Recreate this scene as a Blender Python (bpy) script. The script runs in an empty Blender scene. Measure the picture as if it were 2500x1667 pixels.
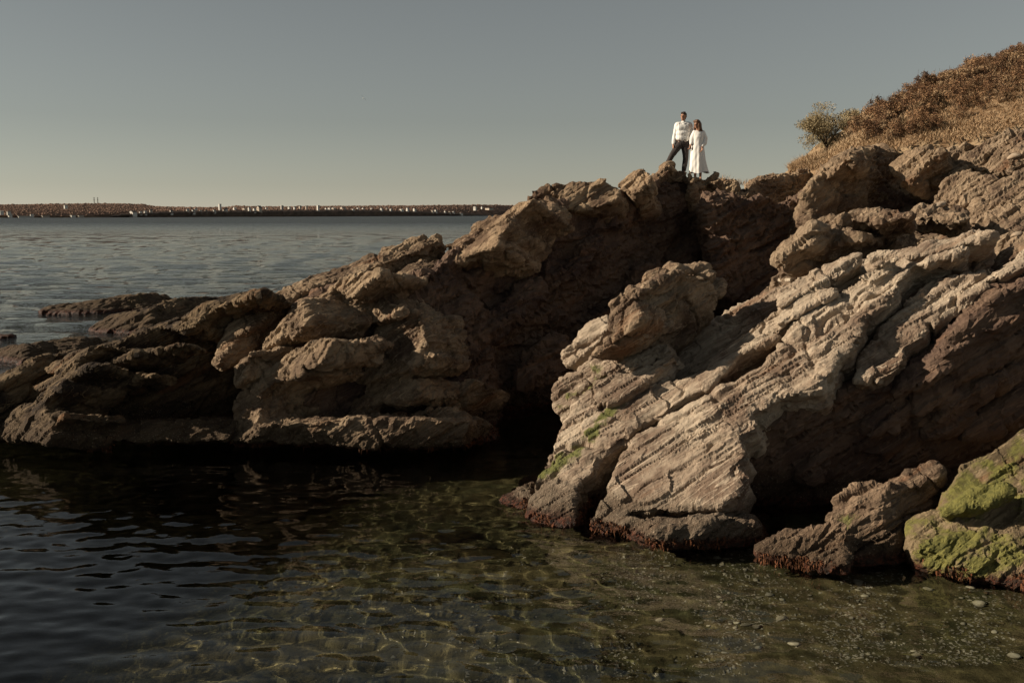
import bpy, bmesh, math, random
import numpy as np
from mathutils import Vector, Matrix

# ---------------------------------------------------------------- camera
scene = bpy.context.scene
FOCAL, CX, CY = 2430.6, 1250.0, 833.5          # survey sheet: 2500 x 1667
EYE = Vector((0.0, 0.0, 5.0))
PITCH = math.atan((CY - 524.0) / FOCAL)
cam_data = bpy.data.cameras.new("camera")
cam_data.lens = 35.0
cam_data.sensor_width = 36.0
cam_data.clip_start = 0.1
cam_data.clip_end = 20000.0
cam = bpy.data.objects.new("camera", cam_data)
scene.collection.objects.link(cam)
cam.location = EYE
cam.rotation_euler = (math.pi / 2 - PITCH, 0.0, 0.0)
scene.camera = cam

# ---------------------------------------------------------------- sky, sun, exposure
TO_SUN = Vector((-0.91, -0.07, 0.40)).normalized()
SUN_EL = math.asin(TO_SUN.z)
world = bpy.data.worlds.new("World")
scene.world = world
world.use_nodes = True
wn, wl = world.node_tree.nodes, world.node_tree.links
wn.clear()
w_out = wn.new("ShaderNodeOutputWorld")
w_bg = wn.new("ShaderNodeBackground")
w_sky = wn.new("ShaderNodeTexSky")
w_sky.sky_type = 'NISHITA'
w_sky.sun_disc = False
w_sky.sun_elevation = SUN_EL
w_sky.sun_rotation = -math.atan2(TO_SUN.x, TO_SUN.y)
w_sky.altitude = 0
w_sky.air_density = 1.0
w_sky.dust_density = 0.0
w_sky.ozone_density = 1.0
w_hs = wn.new("ShaderNodeHueSaturation")
w_hs.inputs['Saturation'].default_value = 0.38
w_mul = wn.new("ShaderNodeMix")
w_mul.data_type = 'RGBA'
w_mul.blend_type = 'MULTIPLY'
w_mul.inputs['Factor'].default_value = 1.0
w_mul.inputs['B'].default_value = (0.795, 0.785, 0.72, 1.0)
wl.new(w_sky.outputs['Color'], w_hs.inputs['Color'])
wl.new(w_hs.outputs['Color'], w_mul.inputs['A'])
wl.new(w_mul.outputs['Result'], w_bg.inputs['Color'])
w_bg.inputs['Strength'].default_value = 0.05
wl.new(w_bg.outputs['Background'], w_out.inputs['Surface'])

sun_data = bpy.data.lights.new("sun", 'SUN')
sun_data.energy = 5.0
sun_data.angle = math.radians(0.5)
sun_data.color = (1.0, 0.86, 0.68)
sun = bpy.data.objects.new("sun", sun_data)
scene.collection.objects.link(sun)
sun.location = TO_SUN * 60
sun.rotation_euler = (-TO_SUN).to_track_quat('-Z', 'Y').to_euler()
sun_data.cycles.is_caustics_light = True

scene.view_settings.view_transform = 'Standard'
scene.view_settings.look = 'None'
scene.view_settings.exposure = 0.43
scene.view_settings.gamma = 1.0
scene.view_settings.use_curve_mapping = False
scene.cycles.use_denoising = True
scene.cycles.max_bounces = 8
scene.cycles.diffuse_bounces = 1
scene.cycles.caustics_reflective = False
scene.cycles.caustics_refractive = True

# ---------------------------------------------------------------- helpers
COL = scene.collection
FWD = Vector((0, math.cos(PITCH), -math.sin(PITCH)))
UPV = Vector((0, math.sin(PITCH), math.cos(PITCH)))


def ray(x, y):
    d = FWD + Vector((1, 0, 0)) * ((x - CX) / FOCAL) + UPV * ((CY - y) / FOCAL)
    return d / d.y


def P(x, y, Y):
    """survey point at sheet position x, y and distance Y"""
    return EYE + ray(x, y) * Y


def W(x, y, z=0.0):
    d = ray(x, y)
    return EYE + d * ((z - EYE.z) / d.z)


def PL(x, y, p0, n):
    d = ray(x, y)
    return EYE + d * ((p0 - EYE).dot(n) / d.dot(n))


def sheet(x0, y0, k):
    return lambda pts: [(x0 + a * k, y0 + b * k) for a, b in pts]


def tag(o, label=None, cat=None, group=None, kind=None):
    if label: o["label"] = label
    if cat: o["category"] = cat
    if group: o["group"] = group
    if kind: o["kind"] = kind
    return o


def link(name, mesh, mat=None, parent=None):
    o = bpy.data.objects.new(name, mesh)
    COL.objects.link(o)
    if mat is not None:
        mesh.materials.append(mat)
    if parent is not None:
        o.parent = parent
    return o


def mesh_np(name, v, f, smooth=True):
    """mesh from numpy verts and an (n,k) face array or a list of faces"""
    me = bpy.data.meshes.new(name)
    v = np.asarray(v, dtype=np.float32)
    if isinstance(f, np.ndarray):
        k = f.shape[1]
        me.vertices.add(len(v)); me.vertices.foreach_set("co", v.ravel())
        me.loops.add(f.size); me.loops.foreach_set("vertex_index", f.astype(np.int32).ravel())
        me.polygons.add(len(f)); me.polygons.foreach_set("loop_start", np.arange(0, f.size, k, dtype=np.int32))
        me.update(calc_edges=True)
    else:
        me.from_pydata(v.tolist(), [], f)
    if smooth:
        me.polygons.foreach_set("use_smooth", np.ones(len(me.polygons), dtype=bool))
    return me


def attr(me, name, values):
    a = me.attributes.new(name, 'FLOAT', 'POINT')
    a.data.foreach_set("value", np.asarray(values, dtype=np.float32))


# --- numpy noise -------------------------------------------------
def _hash(i, j, k, seed):
    h = (i * 374761393 + j * 668265263 + k * 2147483647 + seed * 1274126177) & 0xFFFFFFFF
    h = ((h ^ (h >> 13)) * 1274126177) & 0xFFFFFFFF
    h = h ^ (h >> 16)
    return (h & 0xFFFF) / 32767.5 - 1.0


def noise(p, seed=0):
    """value noise in -1..1 for an (n,3) array"""
    i = np.floor(p).astype(np.int64)
    f = p - i
    u = f * f * f * (f * (f * 6 - 15) + 10)
    r = 0
    for a in (0, 1):
        wa = u[:, 0] if a else 1 - u[:, 0]
        for b in (0, 1):
            wb = u[:, 1] if b else 1 - u[:, 1]
            for c in (0, 1):
                wc = u[:, 2] if c else 1 - u[:, 2]
                r = r + wa * wb * wc * _hash(i[:, 0] + a, i[:, 1] + b, i[:, 2] + c, seed)
    return r


def fbm(p, octaves=4, seed=0, gain=0.5):
    r, amp, tot = 0, 1.0, 0
    for o in range(octaves):
        r = r + amp * noise(p * (2.03 ** o) + 17.3 * o, seed + o)
        tot += amp
        amp *= gain
    return r / tot


def ridged(p, octaves=4, seed=0):
    r, amp, tot = 0, 1.0, 0
    for o in range(octaves):
        r = r + amp * (1 - 2 * np.abs(noise(p * (2.1 ** o) + 9.1 * o, seed + o)))
        tot += amp
        amp *= 0.5
    return r / tot


def chips(q, seed):
    """fracture facets: each cell of a jittered grid is a tilted plane; about -1..1"""
    i0 = np.floor(q - 0.5).astype(np.int64)
    best = np.full(len(q), 1e9)
    val = np.zeros(len(q))
    for a in (0, 1):
        for b in (0, 1):
            for c in (0, 1):
                i, j, k = i0[:, 0] + a, i0[:, 1] + b, i0[:, 2] + c
                r = [_hash(i, j, k, seed + s) for s in range(7)]
                d = [q[:, t] - ((i, j, k)[t] + 0.5 + 0.38 * r[t]) for t in range(3)]
                dist = d[0] ** 2 + d[1] ** 2 + d[2] ** 2
                m = dist < best
                best = np.where(m, dist, best)
                val = np.where(m, (r[3] * d[0] + r[4] * d[1] + r[5] * d[2]) * 0.9 + 0.45 * r[6], val)
    return val


# ---------------------------------------------------------------- rock building
N_DIP = Vector((-0.38, -0.55, 0.74)).normalized()      # face of the near slabs
E_STRIKE = Vector((0.83, 0.06, 0.55)).normalized()     # foliation lineation, rising to the right
E_STRIKE = (E_STRIKE - N_DIP * E_STRIKE.dot(N_DIP)).normalized()
_m = E_STRIKE.cross(N_DIP)
N_FOL = (N_DIP * 0.55 - _m * 0.83).normalized()        # foliation normal
E_THIRD = E_STRIKE.cross(N_FOL)
FRAME = np.array([E_STRIKE, E_THIRD, N_FOL])           # rows: strike, third, normal


class Pieces:
    def __init__(self):
        self.v, self.f = [], []

    def _add(self, verts, faces):
        b = len(self.v)
        self.v += [tuple(q) for q in verts]
        self.f += [[i + b for i in fc] for fc in faces]

    def prism(self, pts, ext, taper=1.0):
        """closed prism from a planar outline, extruded by ext"""
        bm = bmesh.new()
        c = sum(pts, Vector()) / len(pts)
        a = [bm.verts.new(q) for q in pts]
        b = [bm.verts.new(c + (q - c) * taper + ext) for q in pts]
        n = len(pts)
        bm.faces.new(a)
        bm.faces.new(b[::-1])
        for i in range(n):
            bm.faces.new((a[i], b[i], b[(i + 1) % n], a[(i + 1) % n]))
        bmesh.ops.recalc_face_normals(bm, faces=bm.faces)
        bmesh.ops.triangulate(bm, faces=bm.faces)
        bm.verts.index_update()
        self._add([q.co.copy() for q in bm.verts], [[q.index for q in fc.verts] for fc in bm.faces])
        bm.free()
        return self

    def facet(self, outline, Y, n, ext, taper=1.0, anchor=0):
        """outline on the survey sheet, laid on the plane through its anchor point at distance Y"""
        n = Vector(n).normalized()
        p0 = P(*outline[anchor], Y)
        return self.prism([PL(x, y, p0, n) for x, y in outline], Vector(ext), taper)

    def hull(self, pts):
        bm = bmesh.new()
        for q in pts:
            bm.verts.new(q)
        r = bmesh.ops.convex_hull(bm, input=bm.verts)
        dead = [g for g in r['geom_interior'] if isinstance(g, bmesh.types.BMVert)]
        dead += [g for g in r['geom_unused'] if isinstance(g, bmesh.types.BMVert)]
        if dead:
            bmesh.ops.delete(bm, geom=list(set(dead)), context='VERTS')
        bmesh.ops.triangulate(bm, faces=bm.faces)
        bmesh.ops.recalc_face_normals(bm, faces=bm.faces)
        bm.verts.index_update()
        self._add([q.co.copy() for q in bm.verts], [[q.index for q in fc.verts] for fc in bm.faces])
        bm.free()
        return self

    def loft(self, sections):
        for a, b in zip(sections, sections[1:]):
            self.hull(list(a) + list(b))
        return self

    def blade(self, stations, under, back):
        """stations: (Tx,Ty,TY, Fx,Fy,FY) top edge and front edge; lit face between them"""
        secs = []
        for s in stations:
            t, f = P(*s[:3]), P(*s[3:6])
            k = s[6] if len(s) > 6 else 1.0
            secs.append([t, f, f + Vector(under) * k, t + Vector(back) * k])
        return self.loft(secs)

    def blob(self, c, r, rot=(0, 0, 0), seed=0, rough=0.0):
        bm = bmesh.new()
        bmesh.ops.create_icosphere(bm, subdivisions=3, radius=1.0)
        m = Matrix.Rotation(rot[2], 3, 'Z') @ Matrix.Rotation(rot[1], 3, 'Y') @ Matrix.Rotation(rot[0], 3, 'X')
        co = np.array([q.co for q in bm.verts])
        sc = 1 + rough * fbm(co * 1.7 + seed * 3.1, 2, seed)
        vs = [Vector(c) + m @ Vector((q.co.x * r[0], q.co.y * r[1], q.co.z * r[2])) * s for q, s in zip(bm.verts, sc)]
        bm.verts.index_update()
        self._add(vs, [[q.index for q in fc.verts] for fc in bm.faces])
        bm.free()
        return self


def remesh(pieces, voxel):
    me = bpy.data.meshes.new("tmp")
    me.from_pydata(pieces.v, [], pieces.f)
    o = bpy.data.objects.new("tmp", me)
    COL.objects.link(o)
    md = o.modifiers.new("r", 'REMESH')
    md.mode = 'VOXEL'
    md.voxel_size = voxel
    md.use_smooth_shade = True
    dg = bpy.context.evaluated_depsgraph_get()
    ev = o.evaluated_get(dg)
    out = bpy.data.meshes.new_from_object(ev)
    bpy.data.objects.remove(o)
    bpy.data.meshes.remove(me)
    return out


def get_co(me):
    v = np.empty(len(me.vertices) * 3, dtype=np.float32)
    me.vertices.foreach_get("co", v)
    return v.reshape(-1, 3).astype(np.float64)


def get_no(me):
    v = np.empty(len(me.vertices) * 3, dtype=np.float32)
    me.vertex_normals.foreach_get("vector", v)
    return v.reshape(-1, 3).astype(np.float64)


def smooth_co(me, v, it=2, lam=0.5):
    e = np.empty(len(me.edges) * 2, dtype=np.int32)
    me.edges.foreach_get("vertices", e)
    e = e.reshape(-1, 2)
    deg = np.bincount(e.ravel(), minlength=len(v)).astype(float)[:, None]
    deg[deg == 0] = 1
    for _ in range(it):
        s = np.stack([np.bincount(e[:, 0], v[e[:, 1], k], len(v)) + np.bincount(e[:, 1], v[e[:, 0], k], len(v)) for k in range(3)], 1)
        v = v + lam * (s / deg - v)
    return v


def strata(v, seed, bed, warp=0.35, breakup=0.8):
    """proud and recessed beds of about `bed` metres; returns -1..1"""
    q = v @ FRAME.T
    w = fbm(q * np.array([0.22, 0.5, 0.5]), 3, seed + 50)
    s = q[:, 2] / bed + warp * w / bed
    i = np.floor(s)
    f = s - i
    br = noise(np.stack([q[:, 0] * breakup, q[:, 1] * breakup * 1.4, i * 7.7], 1), seed + 90)
    h0 = _hash(i.astype(np.int64), np.floor(br * 2.2).astype(np.int64), 0 * i.astype(np.int64), seed)
    groove = np.clip(np.minimum(f, 1 - f) / 0.07, 0, 1)
    return h0 * 0.8 - (1 - groove) * 0.35


def rock(name, pieces, mat, voxel, smooth=2, big=0.10, bed=0.5, bed_amp=0.07, fine_bed=0.14, fine_amp=0.03,
         rough=0.03, lump=0.0, chip=0.06, chip_size=0.55, crack=0.10, seed=0, green=None, weed=True, color=0.0):
    me = remesh(pieces, voxel)
    v = get_co(me)
    v = smooth_co(me, v, smooth)
    me.vertices.foreach_set("co", v.astype(np.float32).ravel()); me.update()
    n = get_no(me)
    q = v @ FRAME.T
    d = big * 0.8 * ridged(q * np.array([0.35, 0.9, 0.9]), 4, seed)
    d += bed_amp * strata(v, seed + 1, bed)
    mask = np.clip(0.75 + 1.5 * fbm(q * np.array([0.25, 0.6, 0.6]) + 4.4, 2, seed + 60), 0.12, 1.5)     # smooth slabs and broken patches
    d += mask * fine_amp * strata(v, seed + 2, fine_bed, 0.25, 1.6)
    if chip:
        ql = q + 0.25 * np.stack([fbm(v * 1.3, 2, seed + 30 + k) for k in range(3)], 1)
        d += chip * chips(ql / np.array([chip_size * 2.2, chip_size * 1.1, chip_size * 0.7]), seed + 20)
        d += mask * chip * 0.5 * chips(ql / np.array([chip_size * 0.9, chip_size * 0.42, chip_size * 0.28]) + 5.5, seed + 21)
        d += mask * chip * 0.25 * chips(v / (chip_size * 0.16) + 3.5, seed + 22)
    if lump:
        d += lump * fbm(v * 2.6, 3, seed + 7)
    d += rough * fbm(v * 7.0, 3, seed + 5, 0.6)
    d += mask * rough * 0.6 * ridged(q * np.array([2.5, 9, 11]), 2, seed + 6)
    # open joints along the foliation and a few across it
    for (sx, sy, sz, wd, dp, sd) in ((0.16, 0.9, 1.5, 0.05, 1.0, 40), (0.35, 2.0, 3.4, 0.07, 0.55, 41), (0.9, 0.5, 0.35, 0.035, 0.6, 42)):
        cr = noise(q * np.array([sx, sy, sz]) + 0.15 * fbm(v * 2.2, 2, seed + sd)[:, None], seed + sd)
        d -= crack * dp * np.exp(-(cr / wd) ** 2)
    tide = np.clip((0.85 - v[:, 2]) / 0.5, 0, 1)                  # barnacle crust low down
    d += 0.020 * tide * fbm(v * 13.0, 2, seed + 70, 0.7)
    d += 0.012 + 0.35 * crack * 0.3
    v2 = v + n * d[:, None]
    me.vertices.foreach_set("co", v2.astype(np.float32).ravel()); me.update()
    attr(me, "relief", d)
    g = np.zeros(len(v2))
    if green:
        for c, r, a in green:
            dd = np.linalg.norm(((v2 - np.array(c)) @ FRAME.T) * np.array([0.45, 1.3, 1.3]), axis=1) / r
            g = np.maximum(g, a * np.clip(1.3 - dd, 0, 1))
    attr(me, "green", g)
    me.polygons.foreach_set("use_smooth", np.zeros(len(me.polygons), dtype=bool))
    print('ROCK', name, len(me.polygons))
    return link(name, me, mat)
# ---------------------------------------------------------------- materials
def new_mat(name):
    m = bpy.data.materials.new(name)
    m.use_nodes = True
    nt = m.node_tree
    nt.nodes.clear()
    out = nt.nodes.new("ShaderNodeOutputMaterial")
    b = nt.nodes.new("ShaderNodeBsdfPrincipled")
    nt.links.new(b.outputs[0], out.inputs[0])
    return m, nt, b


class NT:
    """small node-graph helper"""
    def __init__(self, nt):
        self.nt = nt

    def node(self, t, **kw):
        n = self.nt.nodes.new(t)
        for k, v in kw.items():
            setattr(n, k, v)
        return n

    def set(self, sock, v):
        if isinstance(v, bpy.types.NodeSocket):
            self.nt.links.new(v, sock)
        else:
            sock.default_value = v

    def math(self, op, a, b=0.0, c=0.0, clamp=False):
        n = self.node("ShaderNodeMath", operation=op, use_clamp=clamp)
        self.set(n.inputs[0], a); self.set(n.inputs[1], b); self.set(n.inputs[2], c)
        return n.outputs[0]

    def noise(self, vec, scale, detail=4.0, rough=0.55, dist=0.0):
        n = self.node("ShaderNodeTexNoise")
        self.set(n.inputs['Vector'], vec)
        n.inputs['Scale'].default_value = scale
        n.inputs['Detail'].default_value = detail
        n.inputs['Roughness'].default_value = rough
        n.inputs['Distortion'].default_value = dist
        return n.outputs['Fac']

    def voronoi(self, vec, scale, feature='F1', out='Distance'):
        n = self.node("ShaderNodeTexVoronoi", feature=feature)
        self.set(n.inputs['Vector'], vec)
        n.inputs['Scale'].default_value = scale
        return n.outputs[out]

    def step(self, v, lo, hi, a=0.0, b=1.0):
        n = self.node("ShaderNodeMapRange", interpolation_type='SMOOTHSTEP')
        self.set(n.inputs['Value'], v)
        n.inputs['From Min'].default_value = lo; n.inputs['From Max'].default_value = hi
        n.inputs['To Min'].default_value = a; n.inputs['To Max'].default_value = b
        return n.outputs[0]

    def mix(self, f, a, b, mode='MIX'):
        n = self.node("ShaderNodeMix", data_type='RGBA', blend_type=mode)
        self.set(n.inputs['Factor'], f)
        for s, v in ((n.inputs['A'], a), (n.inputs['B'], b)):
            self.set(s, (*v, 1.0) if isinstance(v, tuple) and len(v) == 3 else v)
        return n.outputs['Result']

    def attr(self, name):
        return self.node("ShaderNodeAttribute", attribute_name=name).outputs['Fac']

    def bump(self, h, strength, dist, normal=None):
        n = self.node("ShaderNodeBump")
        n.inputs['Strength'].default_value = strength
        n.inputs['Distance'].default_value = dist
        self.set(n.inputs['Height'], h)
        if normal is not None:
            self.set(n.inputs['Normal'], normal)
        return n.outputs[0]

    def frame_coords(self, scale=(1, 1, 1)):
        """object position along strike, across, and through the foliation"""
        g = self.node("ShaderNodeNewGeometry").outputs['Position']
        c = self.node("ShaderNodeCombineXYZ")
        for k in range(3):
            d = self.node("ShaderNodeVectorMath", operation='DOT_PRODUCT')
            self.nt.links.new(g, d.inputs[0])
            d.inputs[1].default_value = tuple(float(t) * scale[k] for t in FRAME[k])
            self.nt.links.new(d.outputs['Value'], c.inputs[k])
        return g, c.outputs[0]


def rock_material(name, light, mid, dark, wet_top=0.75, moss=(0.10, 0.105, 0.036), weed=(0.030, 0.016, 0.009)):
    m, nt, b = new_mat(name)
    t = NT(nt)
    pos, fol = t.frame_coords()
    _, streak = t.frame_coords((0.5, 2.2, 6.0))
    _, fine = t.frame_coords((3.0, 14.0, 34.0))
    sep = t.node("ShaderNodeSeparateXYZ"); nt.links.new(pos, sep.inputs[0])
    z = sep.outputs['Z']
    n1 = t.noise(streak, 1.0, 6.0, 0.62, 0.6)
    n2 = t.noise(fine, 1.0, 5.0, 0.65, 0.4)
    n3 = t.noise(pos, 0.9, 5.0, 0.6)
    n4 = t.noise(pos, 14.0, 4.0, 0.7)
    n5 = t.noise(pos, 55.0, 3.0, 0.7)
    c = t.mix(t.step(n1, 0.35, 0.62), mid, light)
    c = t.mix(t.step(n3, 0.42, 0.66), c, dark)
    c = t.mix(t.step(n2, 0.46, 0.34, 0.0, 0.55), c, dark)
    c = t.mix(t.step(n4, 0.52, 0.72, 0.0, 0.35), c, light)
    # rust stains
    c = t.mix(t.step(t.noise(streak, 0.6, 3.0, 0.5), 0.58, 0.74, 0.0, 0.6), c, (0.20, 0.095, 0.045))
    # thin quartz veins and dark lichen
    vein = t.step(t.math('ABSOLUTE', t.math('SUBTRACT', t.noise(streak, 0.9, 2.0, 0.5, 0.8), 0.5)), 0.012, 0.004, 0.0, 0.6)
    c = t.mix(vein, c, (min(light[0] * 1.25, .7), min(light[1] * 1.25, .62), min(light[2] * 1.25, .52)))
    c = t.mix(t.math('MULTIPLY', t.step(t.noise(pos, 2.1, 6.0, 0.7), 0.57, 0.70), t.step(n4, 0.40, 0.55, 0.25, 0.75)), c, (dark[0] * .45, dark[1] * .45, dark[2] * .5))
    # tidal zone: dark wet band, barnacles, brown weed at the foot
    zn = t.math('ADD', z, t.math('MULTIPLY', t.math('SUBTRACT', n3, 0.5), 0.9))
    tide = t.step(zn, wet_top, wet_top * 0.45)
    barn = t.step(t.voronoi(pos, 22.0), 0.35, 0.15)
    tidal = t.mix(t.math('MULTIPLY', barn, t.step(n4, 0.40, 0.60)), (0.055, 0.036, 0.021), (0.34, 0.26, 0.18))
    c = t.mix(t.math('MULTIPLY', tide, 0.75), c, tidal)
    wz = t.math('ADD', z, t.math('MULTIPLY', t.math('SUBTRACT', n4, 0.5), 0.25))
    weedmask = t.step(wz, 0.24, 0.10)
    wcol = t.mix(t.step(n4, 0.42, 0.62), weed, (0.10, 0.030, 0.014))
    c = t.mix(weedmask, c, wcol)
    g = t.attr("green")
    gm = t.step(t.math('ADD', g, t.math('MULTIPLY', t.math('SUBTRACT', t.noise(pos, 3.5, 6.0, 0.65), 0.5), 1.3)), 0.42, 0.66)
    mcol = t.mix(t.step(n4, 0.35, 0.65), moss, (moss[0] * 1.7, moss[1] * 1.6, moss[2] * 1.5))
    c = t.mix(gm, c, mcol)
    nt.links.new(c, b.inputs['Base Color'])
    rg = t.math('SUBTRACT', 0.92, t.math('MULTIPLY', t.step(z, 0.22, 0.02), 0.45))
    nt.links.new(rg, b.inputs['Roughness'])
    b.inputs['Specular IOR Level'].default_value = 0.25
    h = t.math('ADD', t.math('MULTIPLY', n2, 1.0), t.math('MULTIPLY', n4, 0.9))
    h = t.math('ADD', h, t.math('MULTIPLY', n5, 0.5))
    h = t.math('ADD', h, t.math('MULTIPLY', t.math('MULTIPLY', barn, tide), 0.5))
    nt.links.new(t.bump(h, 0.75, 0.05), b.inputs['Normal'])
    return m


M_SLAB = rock_material("pale_gneiss", (0.48, 0.39, 0.29), (0.33, 0.25, 0.18), (0.17, 0.115, 0.08))
M_BEDS = rock_material("brown_beds", (0.34, 0.255, 0.172), (0.215, 0.148, 0.094), (0.105, 0.067, 0.045))
M_CLIFF = rock_material("brown_gneiss", (0.36, 0.265, 0.172), (0.22, 0.152, 0.096), (0.11, 0.072, 0.047))
M_RIDGE = rock_material("ridge_gneiss", (0.38, 0.275, 0.175), (0.23, 0.155, 0.097), (0.11, 0.068, 0.044))
M_SHADE_ROCK = rock_material("shade_darkened_rock", (0.19, 0.125, 0.085), (0.13, 0.082, 0.058), (0.075, 0.047, 0.037))  # darker rock colour deepens the shade on the wall, cave and lobe base
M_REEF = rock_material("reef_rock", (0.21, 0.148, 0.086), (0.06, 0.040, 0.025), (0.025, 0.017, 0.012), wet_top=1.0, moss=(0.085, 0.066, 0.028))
M_ALGAE = rock_material("algae_rock", (0.27, 0.20, 0.12), (0.17, 0.125, 0.07), (0.09, 0.065, 0.036), wet_top=0.1, moss=(0.115, 0.112, 0.034))
M_CRUST = rock_material("crusted_boulder", (0.27, 0.19, 0.125), (0.12, 0.078, 0.05), (0.055, 0.036, 0.024), wet_top=0.6)

# ---------------------------------------------------------------- rocks
A7 = sheet(1200, 700, .4082)
B8 = sheet(1800, 900, .3571)
C6 = sheet(1900, 480, .3317)
D5 = sheet(1800, 80, .3316)
E3 = sheet(1040, 360, .2976)
F2 = sheet(500, 600, .3316)
G1 = sheet(0, 480, .3953)
H4 = sheet(1380, 640, .2041)
J4 = sheet(1700, 380, .2041)
K4 = sheet(2100, 300, .2551)
Q4 = sheet(1560, 240, .1531)
V = Vector
N_LEFT = V((-0.72, -0.58, 0.38)).normalized()
N_UPLEFT = V((-0.52, -0.45, 0.72)).normalized()

# --- near slabs
A0 = W(1318, 1275)


def slab(pc, outline, off, ext, taper=1.0):
    p0 = A0 + N_DIP * off
    pc.prism([PL(x, y, p0, N_DIP) for x, y in outline], V(ext), taper)


near = Pieces()
slab(near, A7([(600, 1440), (635, 1350), (690, 1230), (740, 1130), (800, 985), (960, 830), (1170, 710), (1330, 640), (1480, 560), (1715, 400)])
     + C6([(170, 840), (350, 740), (560, 640), (700, 590), (850, 500), (970, 480), (1180, 420), (1400, 370), (1300, 430), (1000, 500), (900, 600),
           (860, 720), (640, 900), (600, 1000), (520, 1130), (430, 1180), (330, 1420)])
     + A7([(1715, 640), (1560, 760), (1580, 850), (1480, 900), (1520, 1010), (1460, 1090), (1510, 1140), (1440, 1290), (1250, 1320), (830, 1340), (750, 1400), (640, 1440)]),
     0.0, (0.35, 0.75, -0.55))
slab(near, A7([(215, 1370), (250, 1170), (320, 1060), (350, 950), (400, 850), (490, 760), (500, 690), (640, 540), (830, 500), (960, 560), (940, 600),
               (1180, 520), (1280, 480), (1330, 410), (1715, 120), (1715, 300), (1480, 400), (1300, 600), (1160, 660), (1010, 770),
               (930, 800), (760, 920), (620, 1040), (600, 1110), (500, 1180), (490, 1400), (430, 1440), (320, 1440)]),
     -0.05, (0.35, 0.8, -0.6))
# little slab lying on the left one
slab(near, A7([(640, 560), (700, 530), (830, 500), (960, 450), (1070, 395), (1095, 420), (940, 545), (810, 650), (700, 690), (600, 700)]), 0.16, (0.2, 0.3, -0.25))
# grey lens above it
slab(near, A7([(595, 430), (700, 365), (860, 345), (1000, 340), (1080, 380), (840, 480), (700, 530), (630, 525)]), 0.10, (0.3, 0.9, -0.5))
# green lobe at the left
slab(near, A7([(365, 700), (380, 620), (430, 560), (530, 490), (600, 440), (650, 540), (560, 600), (480, 670), (500, 760), (440, 800), (380, 745)]), -0.35, (0.5, 0.9, -0.5), 0.8)
# small boulder far left
slab(near, A7([(420, 430), (440, 380), (520, 290), (580, 220), (700, 165), (705, 240), (640, 330), (560, 400), (470, 465), (430, 455)]), -0.75, (0.5, 0.8, -0.5), 0.8)
# strips right of the knob, rising to the right
slab(near, C6([(0, 690), (140, 600), (330, 520), (480, 460), (610, 420), (600, 480), (430, 590), (300, 660), (170, 720), (0, 810)]), 0.22, (0.35, 0.7, -0.45))
slab(near, C6([(0, 820), (190, 730), (400, 690), (420, 720), (200, 830), (0, 950)]), 0.14, (0.3, 0.6, -0.4))
slab(near, C6([(600, 600), (660, 560), (800, 520), (860, 530), (800, 570), (690, 620)]), 0.12, (0.2, 0.5, -0.3))
slab(near, C6([(640, 440), (760, 395), (870, 400), (880, 470), (780, 500), (660, 500)]), 0.25, (0.3, 0.8, -0.5), .85)
slab(near, C6([(930, 440), (1050, 370), (1200, 310), (1420, 250), (1600, 270), (1420, 340), (1200, 400), (1000, 450)]), -0.5, (0.4, 0.8, -0.5))
# second ridge
slab(near, C6([(945, 800), (1040, 700), (1130, 610), (1350, 580), (1500, 510), (1600, 505), (1720, 450), (1830, 380), (1900, 400), (1820, 520), (1640, 590), (1530, 610), (1530, 660),
               (1450, 720), (1380, 820), (1250, 880), (1150, 960), (1110, 880), (1090, 960), (1080, 1030), (930, 1110), (910, 1250), (760, 1340), (575, 1360),
               (600, 1240), (650, 1130), (760, 980), (960, 850)]), -0.42, (0.45, 0.9, -0.6), 0.9)
# toes at the waterline
near.hull([W(1460, 1300), W(1540, 1312), W(1560, 1260, .35), W(1490, 1262, .25), W(1460, 1300, -.6), W(1700, 1340, -.6), W(1620, 1330), W(1640, 1290, .3), W(1750, 1300, .3) + V((.2, .5, 0))])
near.hull([W(1560, 1325, .05), W(1640, 1340, .02), W(1760, 1330, .02), W(1860, 1325, .02), W(1600, 1290, .35), W(1760, 1265, .5), W(1850, 1280, .35), W(1640, 1340, -1), W(1860, 1330, -1), W(1800, 1250, -.6) + V((0, 1.5, 0))])
near.hull([W(1212, 1228, .05), W(1260, 1200, .22), W(1300, 1180, .3), W(1290, 1230, .15), W(1260, 1240, .0), W(1340, 1270, -.4), W(1300, 1200, -.5)])
# bulk below the slabs
slab(near, [(1310, 1285), (1345, 1090), (1430, 930), (1560, 870), (1750, 770), (1900, 710), (2000, 700), (1950, 850), (1890, 950), (1790, 1010), (1740, 1110), (1690, 1200), (1560, 1265)],
     -0.85, (1.0, 2.4, -2.2))
slab(near, [(1850, 740), (2100, 640), (2400, 570), (2420, 640), (2330, 720), (2200, 800), (2120, 880), (1950, 940), (1850, 950)], -1.35, (1.0, 2.4, -2.2))
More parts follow.
